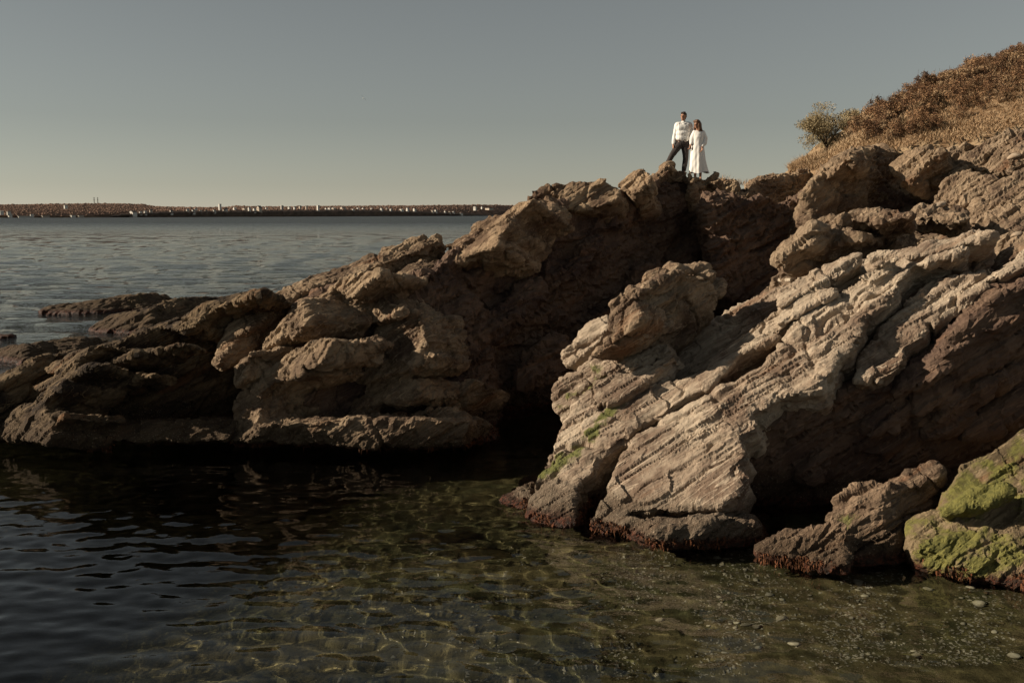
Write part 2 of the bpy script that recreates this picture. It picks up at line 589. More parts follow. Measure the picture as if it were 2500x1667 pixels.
# knob
knob = Pieces()
knob.facet(H4([(320, 1120), (460, 900), (530, 650), (560, 520), (640, 430), (870, 300), (910, 330), (790, 420), (890, 560), (900, 660), (770, 820), (690, 900), (540, 1010)]), 17.2, N_LEFT, (0.7, 0.9, -0.3))
knob.facet(H4([(600, 1000), (760, 800), (880, 640), (860, 420), (1000, 260), (1280, 110), (1560, 130), (1780, 260), (1830, 480), (1650, 640), (1530, 800), (1400, 900), (1200, 1050), (900, 1000)]), 17.3, (0.42, -0.88, -0.22), (0.0, 1.7, -0.9))
for (x, y, Y, r) in ((1560, 722, 17.8, .22), (1605, 690, 18.0, .24), (1650, 668, 18.2, .24), (1700, 676, 18.3, .26), (1738, 705, 18.5, .25)):
    knob.blob(P(x, y, Y), (r * 1.2, r, r * .8), (0.2, -0.5, 0.2), int(x), .5)
R_KNOB = rock("brown_rock", knob, M_BEDS, 0.036, smooth=2, big=0.04, bed=0.3, bed_amp=0.03, fine_bed=0.1, fine_amp=0.02, rough=0.045, lump=.03, chip=0.045, seed=13)
tag(R_KNOB, "rough brown rounded rock knob at the upper left end of the striped slab", "rock")
R_NEAR = rock("rock_slab", near, M_SLAB, 0.036, smooth=1, big=0.045, bed=0.42, bed_amp=0.045, fine_bed=0.11, fine_amp=0.020, rough=0.018, chip=0.045, seed=3,
              green=[(P(1330, 1150, 15.7), .35, .65), (PL(1345, 1130, A0, N_DIP), .45, .72), (PL(1400, 1090, A0, N_DIP), .35, .68), (PL(1450, 1050, A0, N_DIP), .25, .65), (PL(1485, 1010, A0, N_DIP), .2, .65),
                     (PL(1370, 960, A0, N_DIP), .7, .66), (PL(1400, 930, A0, N_DIP), .4, .72), (P(1920, 680, 18.2), .5, .8)])
tag(R_NEAR, "broad sunlit striped rock slab sloping into the water, right of centre", "rock")

# --- dark wall under the slab and the cove floor on the right
cave = Pieces()
cave.facet([(1660, 1250), (1740, 1120), (1850, 1030), (2080, 950), (2210, 925), (2290, 845), (2350, 790), (2430, 715), (2560, 660), (2950, 560), (2950, 1340), (2330, 1330), (2150, 1320), (1760, 1340), (1690, 1300)],
           17.3, (0.12, -0.95, -0.28), (1.0, 4.0, -0.3), 1.0, 12)
for (x, y, l) in ((2300, 880, .9), (2420, 860, .8), (2400, 940, 1.0), (2380, 800, .7), (2460, 780, .7), (2180, 1010, .6), (2290, 950, .8), (2450, 1000, .8), (2320, 1020, .5), (1985, 1140, .35)):
    cave.blob(P(x, y, 17.15 + (x - 2250) * .0009 - (1320 - y) * .0019), (l, .22, .20), (0.2, -0.6, 0.15), int(x), .3)
R_CAVE = rock("rock_wall", cave, M_SHADE_ROCK, 0.06, smooth=1, big=0.12, bed=0.35, bed_amp=0.10, fine_bed=0.13, fine_amp=0.05, rough=0.03, seed=11)
tag(R_CAVE, "dark overhanging rock wall in shadow behind the striped slab, right edge", "rock")

# --- weed-covered boulder in front of it
bould = Pieces()
bould.facet(B8([(640, 1000), (700, 900), (800, 840), (940, 775), (1060, 760), (1000, 850), (960, 900), (860, 960), (780, 1010), (700, 1060)]), 14.3, N_UPLEFT, (0.6, 0.6, -0.7))
bould.facet(B8([(1050, 765), (1180, 710), (1350, 650), (1400, 690), (1280, 760), (1120, 800)]), 14.7, N_UPLEFT, (0.4, 0.7, -0.9))
bould.facet(B8([(140, 1240), (230, 1180), (330, 1120), (560, 1090), (700, 1060), (760, 1150), (720, 1250), (720, 1350), (560, 1345), (380, 1305), (150, 1262)]), 13.95, (-0.45, -0.75, 0.48), (0.6, 0.9, -0.8))
bould.hull([W(*q) for q in B8([(600, 1350), (850, 1350), (1100, 1335), (1220, 1280)])] + [P(*q, 14.2) for q in B8([(800, 900), (1000, 800), (1240, 1180), (1180, 1060)])]
           + [P(*q, 14.9) for q in B8([(1400, 720), (1440, 800), (1380, 930)])] + [W(1990, 1370, -.7), W(2220, 1350, -.7), W(2230, 1330, -.7) + V((0, 1, 0))])
R_BOULD = rock("boulder", bould, M_CRUST, 0.035, smooth=2, big=0.05, bed=0.3, bed_amp=0.03, fine_bed=0.1, fine_amp=0.02, rough=0.045, lump=.06, seed=21,
               green=[(P(*B8([(830, 1030)])[0], 14.2), .28, .9), (P(*B8([(650, 1090)])[0], 14.0), .25, .8)])
tag(R_BOULD, "low brown boulder crusted with weed and barnacles between slab and green rock", "rock")

# --- green algae rock at the right edge
alg = Pieces()
alg.facet(B8([(1235, 1285), (1165, 1050), (1390, 950), (1420, 850), (1550, 640), (1700, 580), (1960, 420), (2150, 330), (2900, 60), (3100, 1900), (2250, 1570), (1960, 1490), (1800, 1440), (1500, 1380)]),
          13.55, (-0.28, -0.62, 0.73), (0.6, 1.5, -1.5))
alg.hull([W(*q, -.1) for q in B8([(1235, 1290), (1500, 1385), (1960, 1500), (2200, 1580)])] + [P(*q, 13.4) for q in B8([(1230, 1210), (1500, 1260), (1960, 1300)])] + [W(2260, 1370, -1), W(2900, 1560, -1), V((11, 15, -1)), V((7, 15, .2)), V((10.5, 14.5, 1.2))])
alg.facet(B8([(1560, 870), (1700, 800), (1900, 820), (1700, 930), (1400, 970)]), 13.6, (-0.35, -0.55, 0.76), (0.3, 0.6, -0.4))
R_ALG = rock("rock_shelf", alg, M_ALGAE, 0.035, smooth=3, big=0.08, bed=0.4, bed_amp=0.05, fine_bed=0.15, fine_amp=0.015, rough=0.02, lump=.04, chip=0.03, crack=0.05, seed=31,
             green=[(P(2420, 1110, 13.8), 1.3, .80), (P(2360, 1200, 13.4), 1.1, .85), (P(2460, 1140, 13.4), .9, .75), (P(2300, 1330, 13.3), .7, .8), (P(2450, 1320, 13), .8, .8)])
tag(R_ALG, "rock shelf covered in bright green algae at right edge of cove", "rock")

# --- rocks above the slabs, right-hand slope
slope = Pieces()
slope.hull([V((5.2, 19, 1.6)), V((8, 17.5, 2.6)), V((14, 17, 3.0)), V((16, 20, 4.4)), V((20, 31, 7.8)), V((10.5, 30.5, 4.9)), V((7.6, 27, 3.6)), V((5.6, 23, 2.9)),
            V((5.2, 19, .6)), V((16, 17, 1)), V((20, 31, 3)), V((7.5, 30, 2))])
slope.hull([P(*q, 20.6) for q in J4([(980, 1240), (1250, 900), (1560, 760)])] + [P(*q, 22.0) for q in C6([(640, 140), (960, 140), (860, 330), (640, 380)])] + [V((5.4, 21.5, 2.5)), V((8, 22.5, 3)), V((6.2, 20.0, 3.2))])
slope.facet(J4([(880, 1260), (1000, 1090), (1170, 930), (1330, 810), (1400, 850), (1380, 960), (1250, 1020), (1220, 1150), (1100, 1190), (1000, 1260)]), 19.8, N_LEFT, (1, .8, -.3))
slope.facet(J4([(1430, 1190), (1420, 1040), (1620, 900), (1850, 890), (1860, 960), (1650, 1100), (1600, 1230)]), 20.0, N_LEFT, (.9, .8, -.2))
slope.facet(C6([(210, 215), (330, 140), (480, 130), (640, 95), (990, 105), (990, 145), (760, 190), (640, 160), (480, 180), (370, 200), (260, 262)]), 20.4, N_UPLEFT, (.5, 1.0, -.35))
slope.facet(C6([(290, 335), (440, 262), (600, 250), (620, 290), (480, 330), (380, 400), (290, 432)]), 20.0, N_LEFT, (.7, .7, -.2))
slope.facet(C6([(700, 330), (780, 245), (850, 215), (875, 330), (800, 395)]), 20.6, N_LEFT, (.7, .7, -.2))
slope.facet(C6([(0, 395), (120, 330), (260, 260), (280, 330), (130, 400), (20, 470)]), 19.6, N_UPLEFT, (.5, .7, -.3))
# ledge with the dark hollow under it
slope.facet(D5([(1285, 1330), (1350, 1290), (1500, 1260), (1700, 1290), (1720, 1370), (1640, 1390), (1470, 1360), (1330, 1360)]), 21.6, (-0.2, -0.30, 0.93), (0.5, 1.2, -0.35))
# tilted orange beds
slope.facet(D5([(1450, 1240), (1530, 1090), (1700, 1000), (1900, 1040), (1840, 1150), (1700, 1250), (1560, 1262)]), 25.5, (-0.45, -0.7, 0.55), (0.6, 1.2, -0.6))
slope.facet(D5([(1690, 1340), (1800, 1220), (1960, 1090), (2150, 1000), (2150, 1200), (1990, 1290), (1790, 1420)]), 22.5, (-0.40, -0.62, 0.68), (0.5, 1.0, -0.6))
slope.facet(D5([(1830, 1430), (1990, 1300), (2150, 1215), (2150, 1440), (1990, 1500)]), 21.5, (-0.40, -0.62, 0.68), (0.5, 1.0, -0.6))
slope.facet(K4([(1310, 1100), (1400, 1050), (1600, 1010), (1640, 1150), (1400, 1190), (1330, 1160)]), 20.0, N_DIP, (0.4, .8, -.5))
slope.facet(K4([(1310, 1370), (1340, 1300), (1460, 1220), (1640, 1190), (1640, 1280), (1480, 1390), (1400, 1420)]), 18.6, N_DIP, (0.4, .8, -.5))
# grey slabs below the hillside
slope.facet(D5([(1290, 900), (1380, 1040), (1500, 970), (1560, 860), (1800, 790), (2150, 680), (2150, 940), (1950, 1030), (1850, 1010), (1700, 1000), (1530, 1080), (1400, 1070), (1330, 1010)]), 27.6, (-0.42, -0.66, 0.62), (0.6, 1.6, -0.8))
slope.facet(D5([(1960, 900), (2150, 800), (2150, 920), (2000, 965)]), 26.0, (-0.35, -0.55, 0.76), (0.5, 1.0, -0.5))
R_SLOPE = rock("rock_slope", slope, M_BEDS, 0.06, smooth=1, big=0.06, bed=0.4, bed_amp=0.08, fine_bed=0.15, fine_amp=0.05, rough=0.03, chip=0.06, seed=41)
tag(R_SLOPE, "heap of rough tilted rock beds below the grassy hillside, upper right", "rock")

# --- rounded crag with dark face below the shrubs
crag = Pieces()
crag.hull([P(*q, Y) for q, Y in zip(D5([(560, 1090), (700, 960), (850, 890), (1050, 862), (1200, 900)]), (26.8, 27.2, 27.9, 29.2, 30.4))] + [P(*q, 26.6) for q in D5([(470, 1180), (520, 1390), (560, 1100)])] + [P(*q, 27.6) for q in D5([(800, 1310)])]
          + [P(*q, 31.0) for q in D5([(1280, 1310), (1430, 1250), (1300, 1140)])] + [P(2150, 390, 32), P(2050, 390, 32), P(2000, 440, 31), V((9, 27, 1)), V((8, 31, 1)), V((12, 31, 1))])
crag.facet(D5([(1130, 990), (1250, 870), (1400, 855), (1500, 880), (1490, 950), (1350, 1020), (1280, 1140), (1210, 1080)]), 27.0, (-0.6, -0.62, 0.5), (1.0, 1.2, -0.3))
crag.facet(D5([(440, 1400), (455, 1180), (560, 1085), (700, 950), (840, 885), (830, 960), (700, 1040), (560, 1190), (520, 1300), (500, 1400)]), 26.8, N_LEFT, (0.8, 1.0, -0.2))
R_CRAG = rock("crag", crag, M_CLIFF, 0.065, smooth=1, big=0.10, bed=0.45, bed_amp=0.08, fine_bed=0.16, fine_amp=0.05, rough=0.06, lump=.06, chip=0.09, seed=51)
tag(R_CRAG, "rounded crag with shadowed face just below the grassy hillside", "rock")

# --- summit ridge and its dark wall
wall = Pieces()
wall.facet([(1100, 618), (1180, 572), (1290, 508), (1420, 478), (1510, 470), (1600, 447), (1700, 452), (1780, 462), (1900, 478), (1990, 505), (1990, 640), (1850, 780), (1600, 860),
             (1440, 930), (1400, 1040), (1290, 1085), (1150, 1075), (1050, 900), (1000, 720)], 25.0, (0.64, -0.76, -0.08), (-0.6, 4.0, -0.9), 1.0, 2)
for (x, y, Y, l) in ((1560, 700, 27.2, 1.1), (1680, 620, 28.6, 1.2), (1500, 780, 26.0, 1.0), (1400, 640, 26.0, 1.3), (1250, 760, 24.2, 1.2), (1620, 760, 26.9, .9), (1760, 560, 29.8, .9), (1330, 880, 24.6, .9)):
    wall.blob(P(x, y, Y), (l, .35, .28), (0.1, -0.6, 0.7), int(x), .3)
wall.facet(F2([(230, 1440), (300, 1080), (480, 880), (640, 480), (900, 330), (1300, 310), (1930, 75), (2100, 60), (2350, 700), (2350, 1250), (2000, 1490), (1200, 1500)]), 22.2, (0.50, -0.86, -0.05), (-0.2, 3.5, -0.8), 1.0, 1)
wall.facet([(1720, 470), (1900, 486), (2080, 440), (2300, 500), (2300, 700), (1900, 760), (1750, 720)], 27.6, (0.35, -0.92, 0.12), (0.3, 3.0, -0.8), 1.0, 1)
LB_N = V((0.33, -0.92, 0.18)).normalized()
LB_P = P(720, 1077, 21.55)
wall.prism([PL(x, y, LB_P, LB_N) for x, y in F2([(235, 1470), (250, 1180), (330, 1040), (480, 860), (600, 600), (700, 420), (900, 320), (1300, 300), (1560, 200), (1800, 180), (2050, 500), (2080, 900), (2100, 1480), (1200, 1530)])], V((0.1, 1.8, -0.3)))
R_WALL = rock("rock_wall", wall, M_SHADE_ROCK, 0.065, smooth=1, big=0.16, bed=0.55, bed_amp=0.12, fine_bed=0.18, fine_amp=0.05, rough=0.05, chip=0.09, seed=61)
tag(R_WALL, "tall dark brown rock face in shadow below the couple's ridge", "rock")
ridge = Pieces()
NR = (-0.55, -0.50, 0.66)
ridge.facet(E3([(150, 810), (330, 680), (400, 610), (500, 548), (580, 545), (620, 528), (760, 438), (860, 413), (895, 430), (760, 510), (700, 560), (690, 640), (610, 720), (590, 800),
                (520, 830), (330, 890), (240, 940), (200, 900), (300, 840)]), 24.3, NR, (1.0, 1.6, -0.7), 1.0, 1)
ridge.facet(E3([(860, 420), (950, 338), (1200, 288), (1330, 276), (1470, 276), (1570, 325), (1600, 345), (1570, 420), (1400, 490), (1200, 520), (1080, 500), (930, 490)]), 25.9, (-0.05, -0.90, 0.42), (0.5, 1.8, -0.7))
ridge.blob(P(*E3([(1000, 590)])[0], 25.1), (.5, .45, .45), (0, -.4, 0), 2, .2)
ridge.facet(E3([(1585, 310), (1690, 208), (1780, 176), (1850, 230), (1820, 310), (1700, 380), (1640, 345)]), 27.0, (-0.5, -0.62, 0.6), (0.5, 1.3, -0.8))
ridge.hull([P(*q, 28.0) for q in Q4([(150, 1290), (290, 1160), (420, 1046), (505, 1036), (545, 1075), (330, 1350), (0, 1500)])] + [P(*q, 28.9) for q in Q4([(330, 1160), (430, 1052), (530, 1050), (620, 1170), (600, 1400)])] + [P(*Q4([(300, 1500)])[0], 28.9)])
ridge.hull([P(*q, 28.45) for q in Q4([(560, 1180), (640, 1168), (760, 1165), (560, 1350), (760, 1380)])] + [P(*q, 29.2) for q in Q4([(540, 1190), (640, 1176), (780, 1180), (560, 1400), (780, 1420)])])
ridge.facet(Q4([(750, 1170), (810, 1148), (865, 1205), (900, 1260), (840, 1330), (760, 1320)]), 28.3, (-0.4, -0.72, 0.55), (0.2, .6, -.8))
ridge.hull([P(*q, 28.35) for q in Q4([(860, 1262), (1010, 1268), (860, 1420), (1010, 1430)])] + [P(*q, 29.0) for q in Q4([(850, 1262), (1020, 1268), (860, 1450), (1020, 1450)])])
ridge.facet(Q4([(895, 1480), (1000, 1285), (1080, 1220), (1200, 1165), (1275, 1215), (1295, 1300), (1200, 1340), (1100, 1350), (1000, 1430), (930, 1510)]), 28.6, (-0.5, -0.62, 0.6), (0.6, 1.6, -0.9))
ridge.hull([P(*q, 29.6) for q in Q4([(1270, 1285), (1430, 1325), (1560, 1352), (1270, 1560), (1560, 1620)])] + [P(*q, 30.8) for q in Q4([(1270, 1290), (1430, 1328), (1560, 1352), (1300, 1560), (1560, 1600)])])
ridge.facet(J4([(390, 580), (440, 500), (540, 450), (640, 440), (600, 540), (480, 660), (420, 640)]), 29.7, (-0.5, -0.7, 0.5), (0.5, 1.0, -0.5))
ridge.hull([P(*q, Y) for q, Y in zip(J4([(600, 380), (720, 295), (950, 285), (1100, 230), (1400, 150), (1300, 420), (620, 470), (1200, 620), (1300, 720)]), (30.3, 30.7, 31.5, 32.1, 33.2, 33.3, 30.2, 32.4, 33.2))]
           + [P(*q, 34.4) for q in J4([(640, 340), (950, 290), (1400, 150)])] + [V((9, 31, 1)), V((9, 34, 1)), V((13, 34, 1))])
R_RIDGE = rock("rock_ridge", ridge, M_RIDGE, 0.05, smooth=1, big=0.05, bed=0.4, bed_amp=0.06, fine_bed=0.15, fine_amp=0.04, rough=0.03, chip=0.055, seed=66)
tag(R_RIDGE, "tan jagged rock ridge on the skyline on which the couple stands", "rock")

# --- lobed cliff in the middle
lobes = Pieces()
EXT = (0.9, 1.1, -0.25)


def crest_blade(pc, sh, rows, Y0, Y1, rise, under, back):
    """long slab along a crest: rows of (top edge x, y, front edge x, y) on the survey sheet"""
    st = []
    for k, (a_, b_, c_, d_) in enumerate(rows):
        Y = Y0 + (Y1 - Y0) * k / (len(rows) - 1)
        (tx_, ty_), (fx_, fy_) = sh([(a_, b_)])[0], sh([(c_, d_)])[0]
        st.append((tx_, ty_, Y + rise, fx_, fy_, Y, .25 if k == 0 else (.5 if k in (1, len(rows) - 1) else 1.0)))
    pc.blade(st, under, back)


crest_blade(lobes, F2, [(72, 872, 84, 876), (105, 780, 138, 805), (185, 588, 240, 690), (325, 476, 400, 560), (450, 392, 530, 460), (580, 293, 640, 370), (720, 233, 800, 300), (850, 190, 950, 262), (1060, 145, 1150, 200), (1190, 80, 1290, 140),
                        (1330, 12, 1420, 90), (1500, -34, 1560, 40), (1716, -74, 1722, -38)], 21.8, 24.3, .5, (0.35, 0.55, -0.40), (0.4, 1.3, -0.7))
crest_blade(lobes, F2, [(1262, 285, 1292, 335), (1380, 212, 1402, 260), (1520, 150, 1540, 200), (1680, 110, 1690, 155), (1930, 48, 1930, 98), (2110, 18, 2110, 62)], 22.7, 24.6, .4, (0.35, 0.5, -0.35), (0.4, 1.2, -0.6))
N_LOBE = V((-0.62, -0.68, 0.38)).normalized()


def lobe(outline, n, ext, lift=0.10):
    """bulge of the cliff: its left edge lies on the face, its right side stands proud"""
    n = V(n).normalized()
    x0, y0 = min(outline)
    q0 = PL(x0, y0, LB_P, LB_N)
    q0 = P(x0, y0, q0.y - lift)
    lobes.prism([PL(x, y, q0, n) for x, y in outline], V(ext))


lobe(F2([(900, 300), (960, 265), (1190, 180), (1290, 180), (1280, 215), (1150, 320), (1100, 370), (1020, 400), (990, 330)]), N_LOBE, EXT)
lobe(F2([(420, 745), (540, 570), (690, 405), (720, 400), (760, 500), (800, 570), (730, 640), (700, 670), (640, 690), (610, 665), (540, 690), (440, 750)]), N_LOBE, (1.1, 1.1, -0.1))
lobes.blob(PL(*F2([(880, 520)])[0], LB_P, LB_N) + V((0, .25, 0)), (.95, .62, .60), (0, -.5, 0.3), 4, .15)
lobes.hull([PL(*q, LB_P, LB_N) + V((0, -.15, 0)) for q in F2([(420, 745), (440, 805), (560, 818), (620, 740), (600, 670)])] + [PL(*q, LB_P, LB_N) + V((0, .5, 0)) for q in F2([(640, 690), (700, 800), (620, 650)])])
lobe(F2([(213, 1038), (230, 910), (340, 785), (310, 850), (280, 980), (232, 1035)]), (-0.85, -0.45, 0.25), (0.7, 0.9, 0.0))
lobe(F2([(180, 1435), (215, 1280), (235, 1150), (290, 1060), (440, 930), (600, 820), (690, 750), (900, 680), (940, 700), (860, 860), (800, 900), (700, 870), (720, 950), (560, 1010), (480, 1030), (410, 1090), (390, 1290), (340, 1340), (400, 1400), (300, 1440)]), (-0.66, -0.62, 0.42), (1.1, 1.2, -0.2))
lobe(F2([(1130, 495), (1160, 400), (1280, 310), (1330, 390), (1450, 480), (1420, 510), (1330, 535), (1250, 575), (1150, 530)]), N_LOBE, EXT)
lobe(F2([(1222, 600), (1300, 580), (1450, 505), (1560, 490), (1600, 600), (1640, 700), (1560, 830), (1400, 860), (1300, 830), (1280, 760), (1238, 690)]), N_LOBE, EXT)
lobe(F2([(1115, 1005), (1135, 880), (1200, 825), (1300, 760), (1450, 730), (1650, 800), (1600, 890), (1400, 945), (1280, 975), (1170, 1015)]), (-0.66, -0.60, 0.45), EXT)
lobe(F2([(1163, 1095), (1180, 1025), (1300, 960), (1420, 945), (1570, 1000), (1580, 1100), (1480, 1155), (1300, 1140), (1200, 1115)]), (-0.6, -0.62, 0.5), EXT)
lobe(F2([(1043, 1205), (1075, 1130), (1180, 1095), (1200, 1130), (1110, 1250), (1062, 1262)]), N_LOBE, (1.4, 0.9, 0.05))
lobe(F2([(645, 1442), (740, 1380), (860, 1350), (965, 1370), (940, 1420), (820, 1465)]), (-0.45, -0.75, 0.48), (0.5, 0.8, -0.5))
lobe(F2([(955, 1475), (1100, 1350), (1300, 1280), (1480, 1230), (1640, 1205), (1790, 1185), (1960, 1260), (1960, 1400), (1690, 1480), (1500, 1490), (1300, 1490), (1150, 1495)]), (-0.30, -0.82, 0.48), (0.6, 1.4, -0.6))
lobe(F2([(1635, 1155), (1750, 1090), (1900, 1010), (2000, 980), (1900, 1090), (1790, 1190), (1680, 1215)]), (-0.6, -0.55, 0.58), (0.8, 1.0, -0.5))
lobes.hull([W(*q, -1.0) for q in F2([(190, 1440), (1200, 1490), (2100, 1490)])] + [W(*q, .25) for q in F2([(200, 1430), (640, 1430), (1200, 1470), (1900, 1470)])] + [W(600, 1040, -1) + V((0, 2, 0)), W(1150, 1040, -1) + V((0, 2, 0)), W(600, 1050, .8) + V((.3, 1, 0)), W(1150, 1050, .8) + V((0, 1, 0))])
R_LOBES = rock("rock_cliff", lobes, M_CLIFF, 0.042, smooth=1, big=0.025, bed=0.4, bed_amp=0.04, fine_bed=0.13, fine_amp=0.028, rough=0.025, chip=0.06, chip_size=0.7, crack=0.10, seed=71,
               green=[(P(575, 1010, 22), .5, .5)])
tag(R_LOBES, "brown lobed cliff with sunlit bulges rising from the water, centre", "rock")

# --- low dark ridge on the left
left = Pieces()
left.facet(G1([(-900, 1480), (-900, 1330), (-150, 1250), (80, 1090), (260, 975), (615, 925), (990, 810), (1220, 700), (1400, 650), (1640, 600), (1850, 700), (1700, 1100), (1600, 1515), (300, 1530)]), 22.0, (0.46, -0.88, -0.08), (-0.3, 3.0, -0.5), 1.0, 13)
crest_blade(left, G1, [(-900, 1240, -900, 1290), (-150, 1150, -150, 1205), (80, 1070, 100, 1108), (205, 995, 290, 1070), (400, 952, 470, 1010), (615, 912, 640, 948), (800, 852, 820, 890), (990, 796, 1100, 832), (1220, 686, 1230, 775), (1400, 635, 1420, 690), (1650, 580, 1650, 620)],
            20.9, 24.0, .6, (0.4, 0.5, -0.45), (0.3, 1.6, -0.9))
left.facet(G1([(-60, 1490), (20, 1400), (90, 1315), (200, 1250), (300, 1190), (395, 1138), (380, 1190), (270, 1290), (300, 1360), (395, 1320), (390, 1370), (310, 1420), (320, 1480), (280, 1535), (150, 1505)]), 21.4, (-0.62, -0.62, 0.48), (0.9, 1.0, -0.3), 1, 1)
left.facet(G1([(270, 1065), (350, 1010), (490, 955), (640, 905), (560, 955), (500, 990), (470, 1035), (420, 1065), (360, 1085), (290, 1085)]), 21.7, N_UPLEFT, (0.5, 1.2, -0.4))
left.facet(G1([(970, 805), (1130, 765), (1220, 688), (1400, 638), (1540, 585), (1640, 580), (1600, 610), (1400, 665), (1290, 710), (1200, 795), (1120, 835), (1080, 820)]), 23.2, N_UPLEFT, (0.5, 1.4, -0.5))
left.facet(G1([(200, 1175), (330, 1110), (500, 1050), (620, 1030), (560, 1060), (400, 1130), (250, 1200)]), 21.5, N_UPLEFT, (0.4, .9, -0.4))
for pts, Y in (([(590, 1208), (720, 1158), (860, 1108), (945, 1088), (940, 1104), (860, 1122), (730, 1172)], 21.7), ([(410, 1115), (560, 1060), (700, 1010), (850, 960), (850, 972), (700, 1022), (560, 1074)], 21.9),
               ([(560, 1075), (720, 1030), (860, 975), (990, 940), (1140, 905), (1140, 915), (990, 952), (860, 990), (720, 1045)], 22.1), ([(300, 1330), (370, 1270), (470, 1200), (480, 1212), (390, 1280), (320, 1345)], 21.5)):
    left.facet(G1(pts), Y, N_UPLEFT, (0.3, .7, -0.25))
left.hull([W(*q, -1) for q in G1([(-100, 1490), (280, 1530), (1500, 1510)])] + [W(*q, .3) for q in G1([(0, 1480), (280, 1510), (1400, 1500)])] + [W(0, 1060, -1) + V((0, 3, 0)), W(560, 1060, -1) + V((0, 3, 0)), W(0, 1060, .6) + V((0, 1, 0)), W(560, 1060, .5) + V((0, 1, 0))])
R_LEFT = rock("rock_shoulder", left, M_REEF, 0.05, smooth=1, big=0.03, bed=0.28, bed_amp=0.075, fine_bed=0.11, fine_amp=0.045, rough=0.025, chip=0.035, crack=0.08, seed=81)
tag(R_LEFT, "long dark ridge of bedded rock sloping down to the water at left", "rock")


def reef(name, label, crest, foot, voxel, seed, depth=3.0):
    pc = Pieces()
    secs = []
    for (cx_, cy_), (fx, fy) in zip(G1(crest), G1(foot)):
        f = W(fx, fy)
        c = P(cx_, cy_, f.y + 1.0)
        secs.append([c, f + V((0, 0, -.5)), f + V((0, 0, .1)), c + V((.2, depth, -c.z - .8)), c + V((.1, .8, -.1))])
    pc.loft(secs)
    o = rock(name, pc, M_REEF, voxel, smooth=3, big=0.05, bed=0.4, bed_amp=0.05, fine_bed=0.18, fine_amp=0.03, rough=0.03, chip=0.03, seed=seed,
             green=[(secs[len(secs) // 2][0], 2.0, .36)])
    return tag(o, label, "rock", "dark reef rocks off the point")


reef("reef_rock", "low reef rock in the sea with dark face, nearest the left edge", [(-60, 955), (0, 940), (150, 910), (330, 880), (540, 870), (615, 915)], [(-60, 1010), (0, 1010), (150, 1040), (330, 1010), (480, 1000), (630, 960)], 0.09, 101)
reef("reef_rock", "reef rock with yellow-brown crest joining the left ridge", [(540, 828), (690, 735), (820, 700), (930, 690), (1010, 640), (1180, 618), (1350, 625), (1540, 585), (1700, 590)],
     [(560, 835), (690, 842), (820, 850), (930, 850), (1010, 840), (1180, 830), (1350, 810), (1540, 800), (1700, 800)], 0.11, 111)
reef("reef_rock", "farthest long low reef rock awash in the open sea", [(240, 712), (330, 670), (600, 635), (800, 605), (980, 602), (1060, 632)], [(240, 722), (400, 725), (600, 722), (800, 714), (980, 704), (1060, 690)], 0.13, 121)
reef("reef_rock", "tiny reddish rock just breaking the sea at left edge", [(-60, 862), (30, 857), (75, 866)], [(-60, 872), (30, 872), (80, 870)], 0.1, 131, 1.0)
# ---------------------------------------------------------------- seabed and water
def simple_mat(name, col, rough=0.8, noise_scale=None, col2=None, lo=0.4, hi=0.6, bump=0.0, spec=0.3):
    m, nt, b = new_mat(name)
    t = NT(nt)
    b.inputs['Roughness'].default_value = rough
    b.inputs['Specular IOR Level'].default_value = spec
    if noise_scale:
        pos = t.node("ShaderNodeNewGeometry").outputs['Position']
        n = t.noise(pos, noise_scale, 5.0, 0.6)
        nt.links.new(t.mix(t.step(n, lo, hi), col, col2), b.inputs['Base Color'])
        if bump:
            nt.links.new(t.bump(n, 0.8, bump), b.inputs['Normal'])
    else:
        b.inputs['Base Color'].default_value = (*col, 1.0)
    return m


def bed_z(X, Y):
    X = np.asarray(X, dtype=float); Y = np.asarray(Y, dtype=float)
    p = np.stack([X, Y, 0 * X], -1).reshape(-1, 3)
    z = -0.38 - 0.095 * np.clip(5.2 - X, 0, 9.0) - 0.16 * np.clip(Y - 14.8, 0, 12)
    drop = np.clip((-2.9 - X + 0.35 * (Y - 14)) / 5.5, 0, 1)
    z = z - 2.6 * drop * drop * (3 - 2 * drop)
    z = z - np.clip((np.hypot(X, Y - 14) - 24) / 60, 0, 1) * 5.0
    nz = fbm(p * 0.55, 4, 201).reshape(X.shape)
    nr = ridged(p * np.array([1.1, 0.45, 1]) + 0.3, 3, 205).reshape(X.shape)
    return z + 0.10 * nz * np.clip(-z * 1.6, 0.3, 2) + 0.035 * nr


def sheet_mesh(name, us, ys, zfun, spread=24.0):
    U, Y = np.meshgrid(us, ys)
    X = U * np.maximum(1.0, Y / spread)
    Z = zfun(X, Y)
    v = np.stack([X, Y, Z], -1).reshape(-1, 3)
    i = np.arange(U.size).reshape(U.shape)
    q = np.stack([i[:-1, :-1], i[:-1, 1:], i[1:, 1:], i[1:, :-1]], -1).reshape(-1, 4)
    return mesh_np(name, v, q)


def graded(y0, y1, step, far, g):
    ys = list(np.arange(y0, y1, step))
    d = step
    while ys[-1] < far:
        d *= g
        ys.append(ys[-1] + d)
    return np.array(ys)


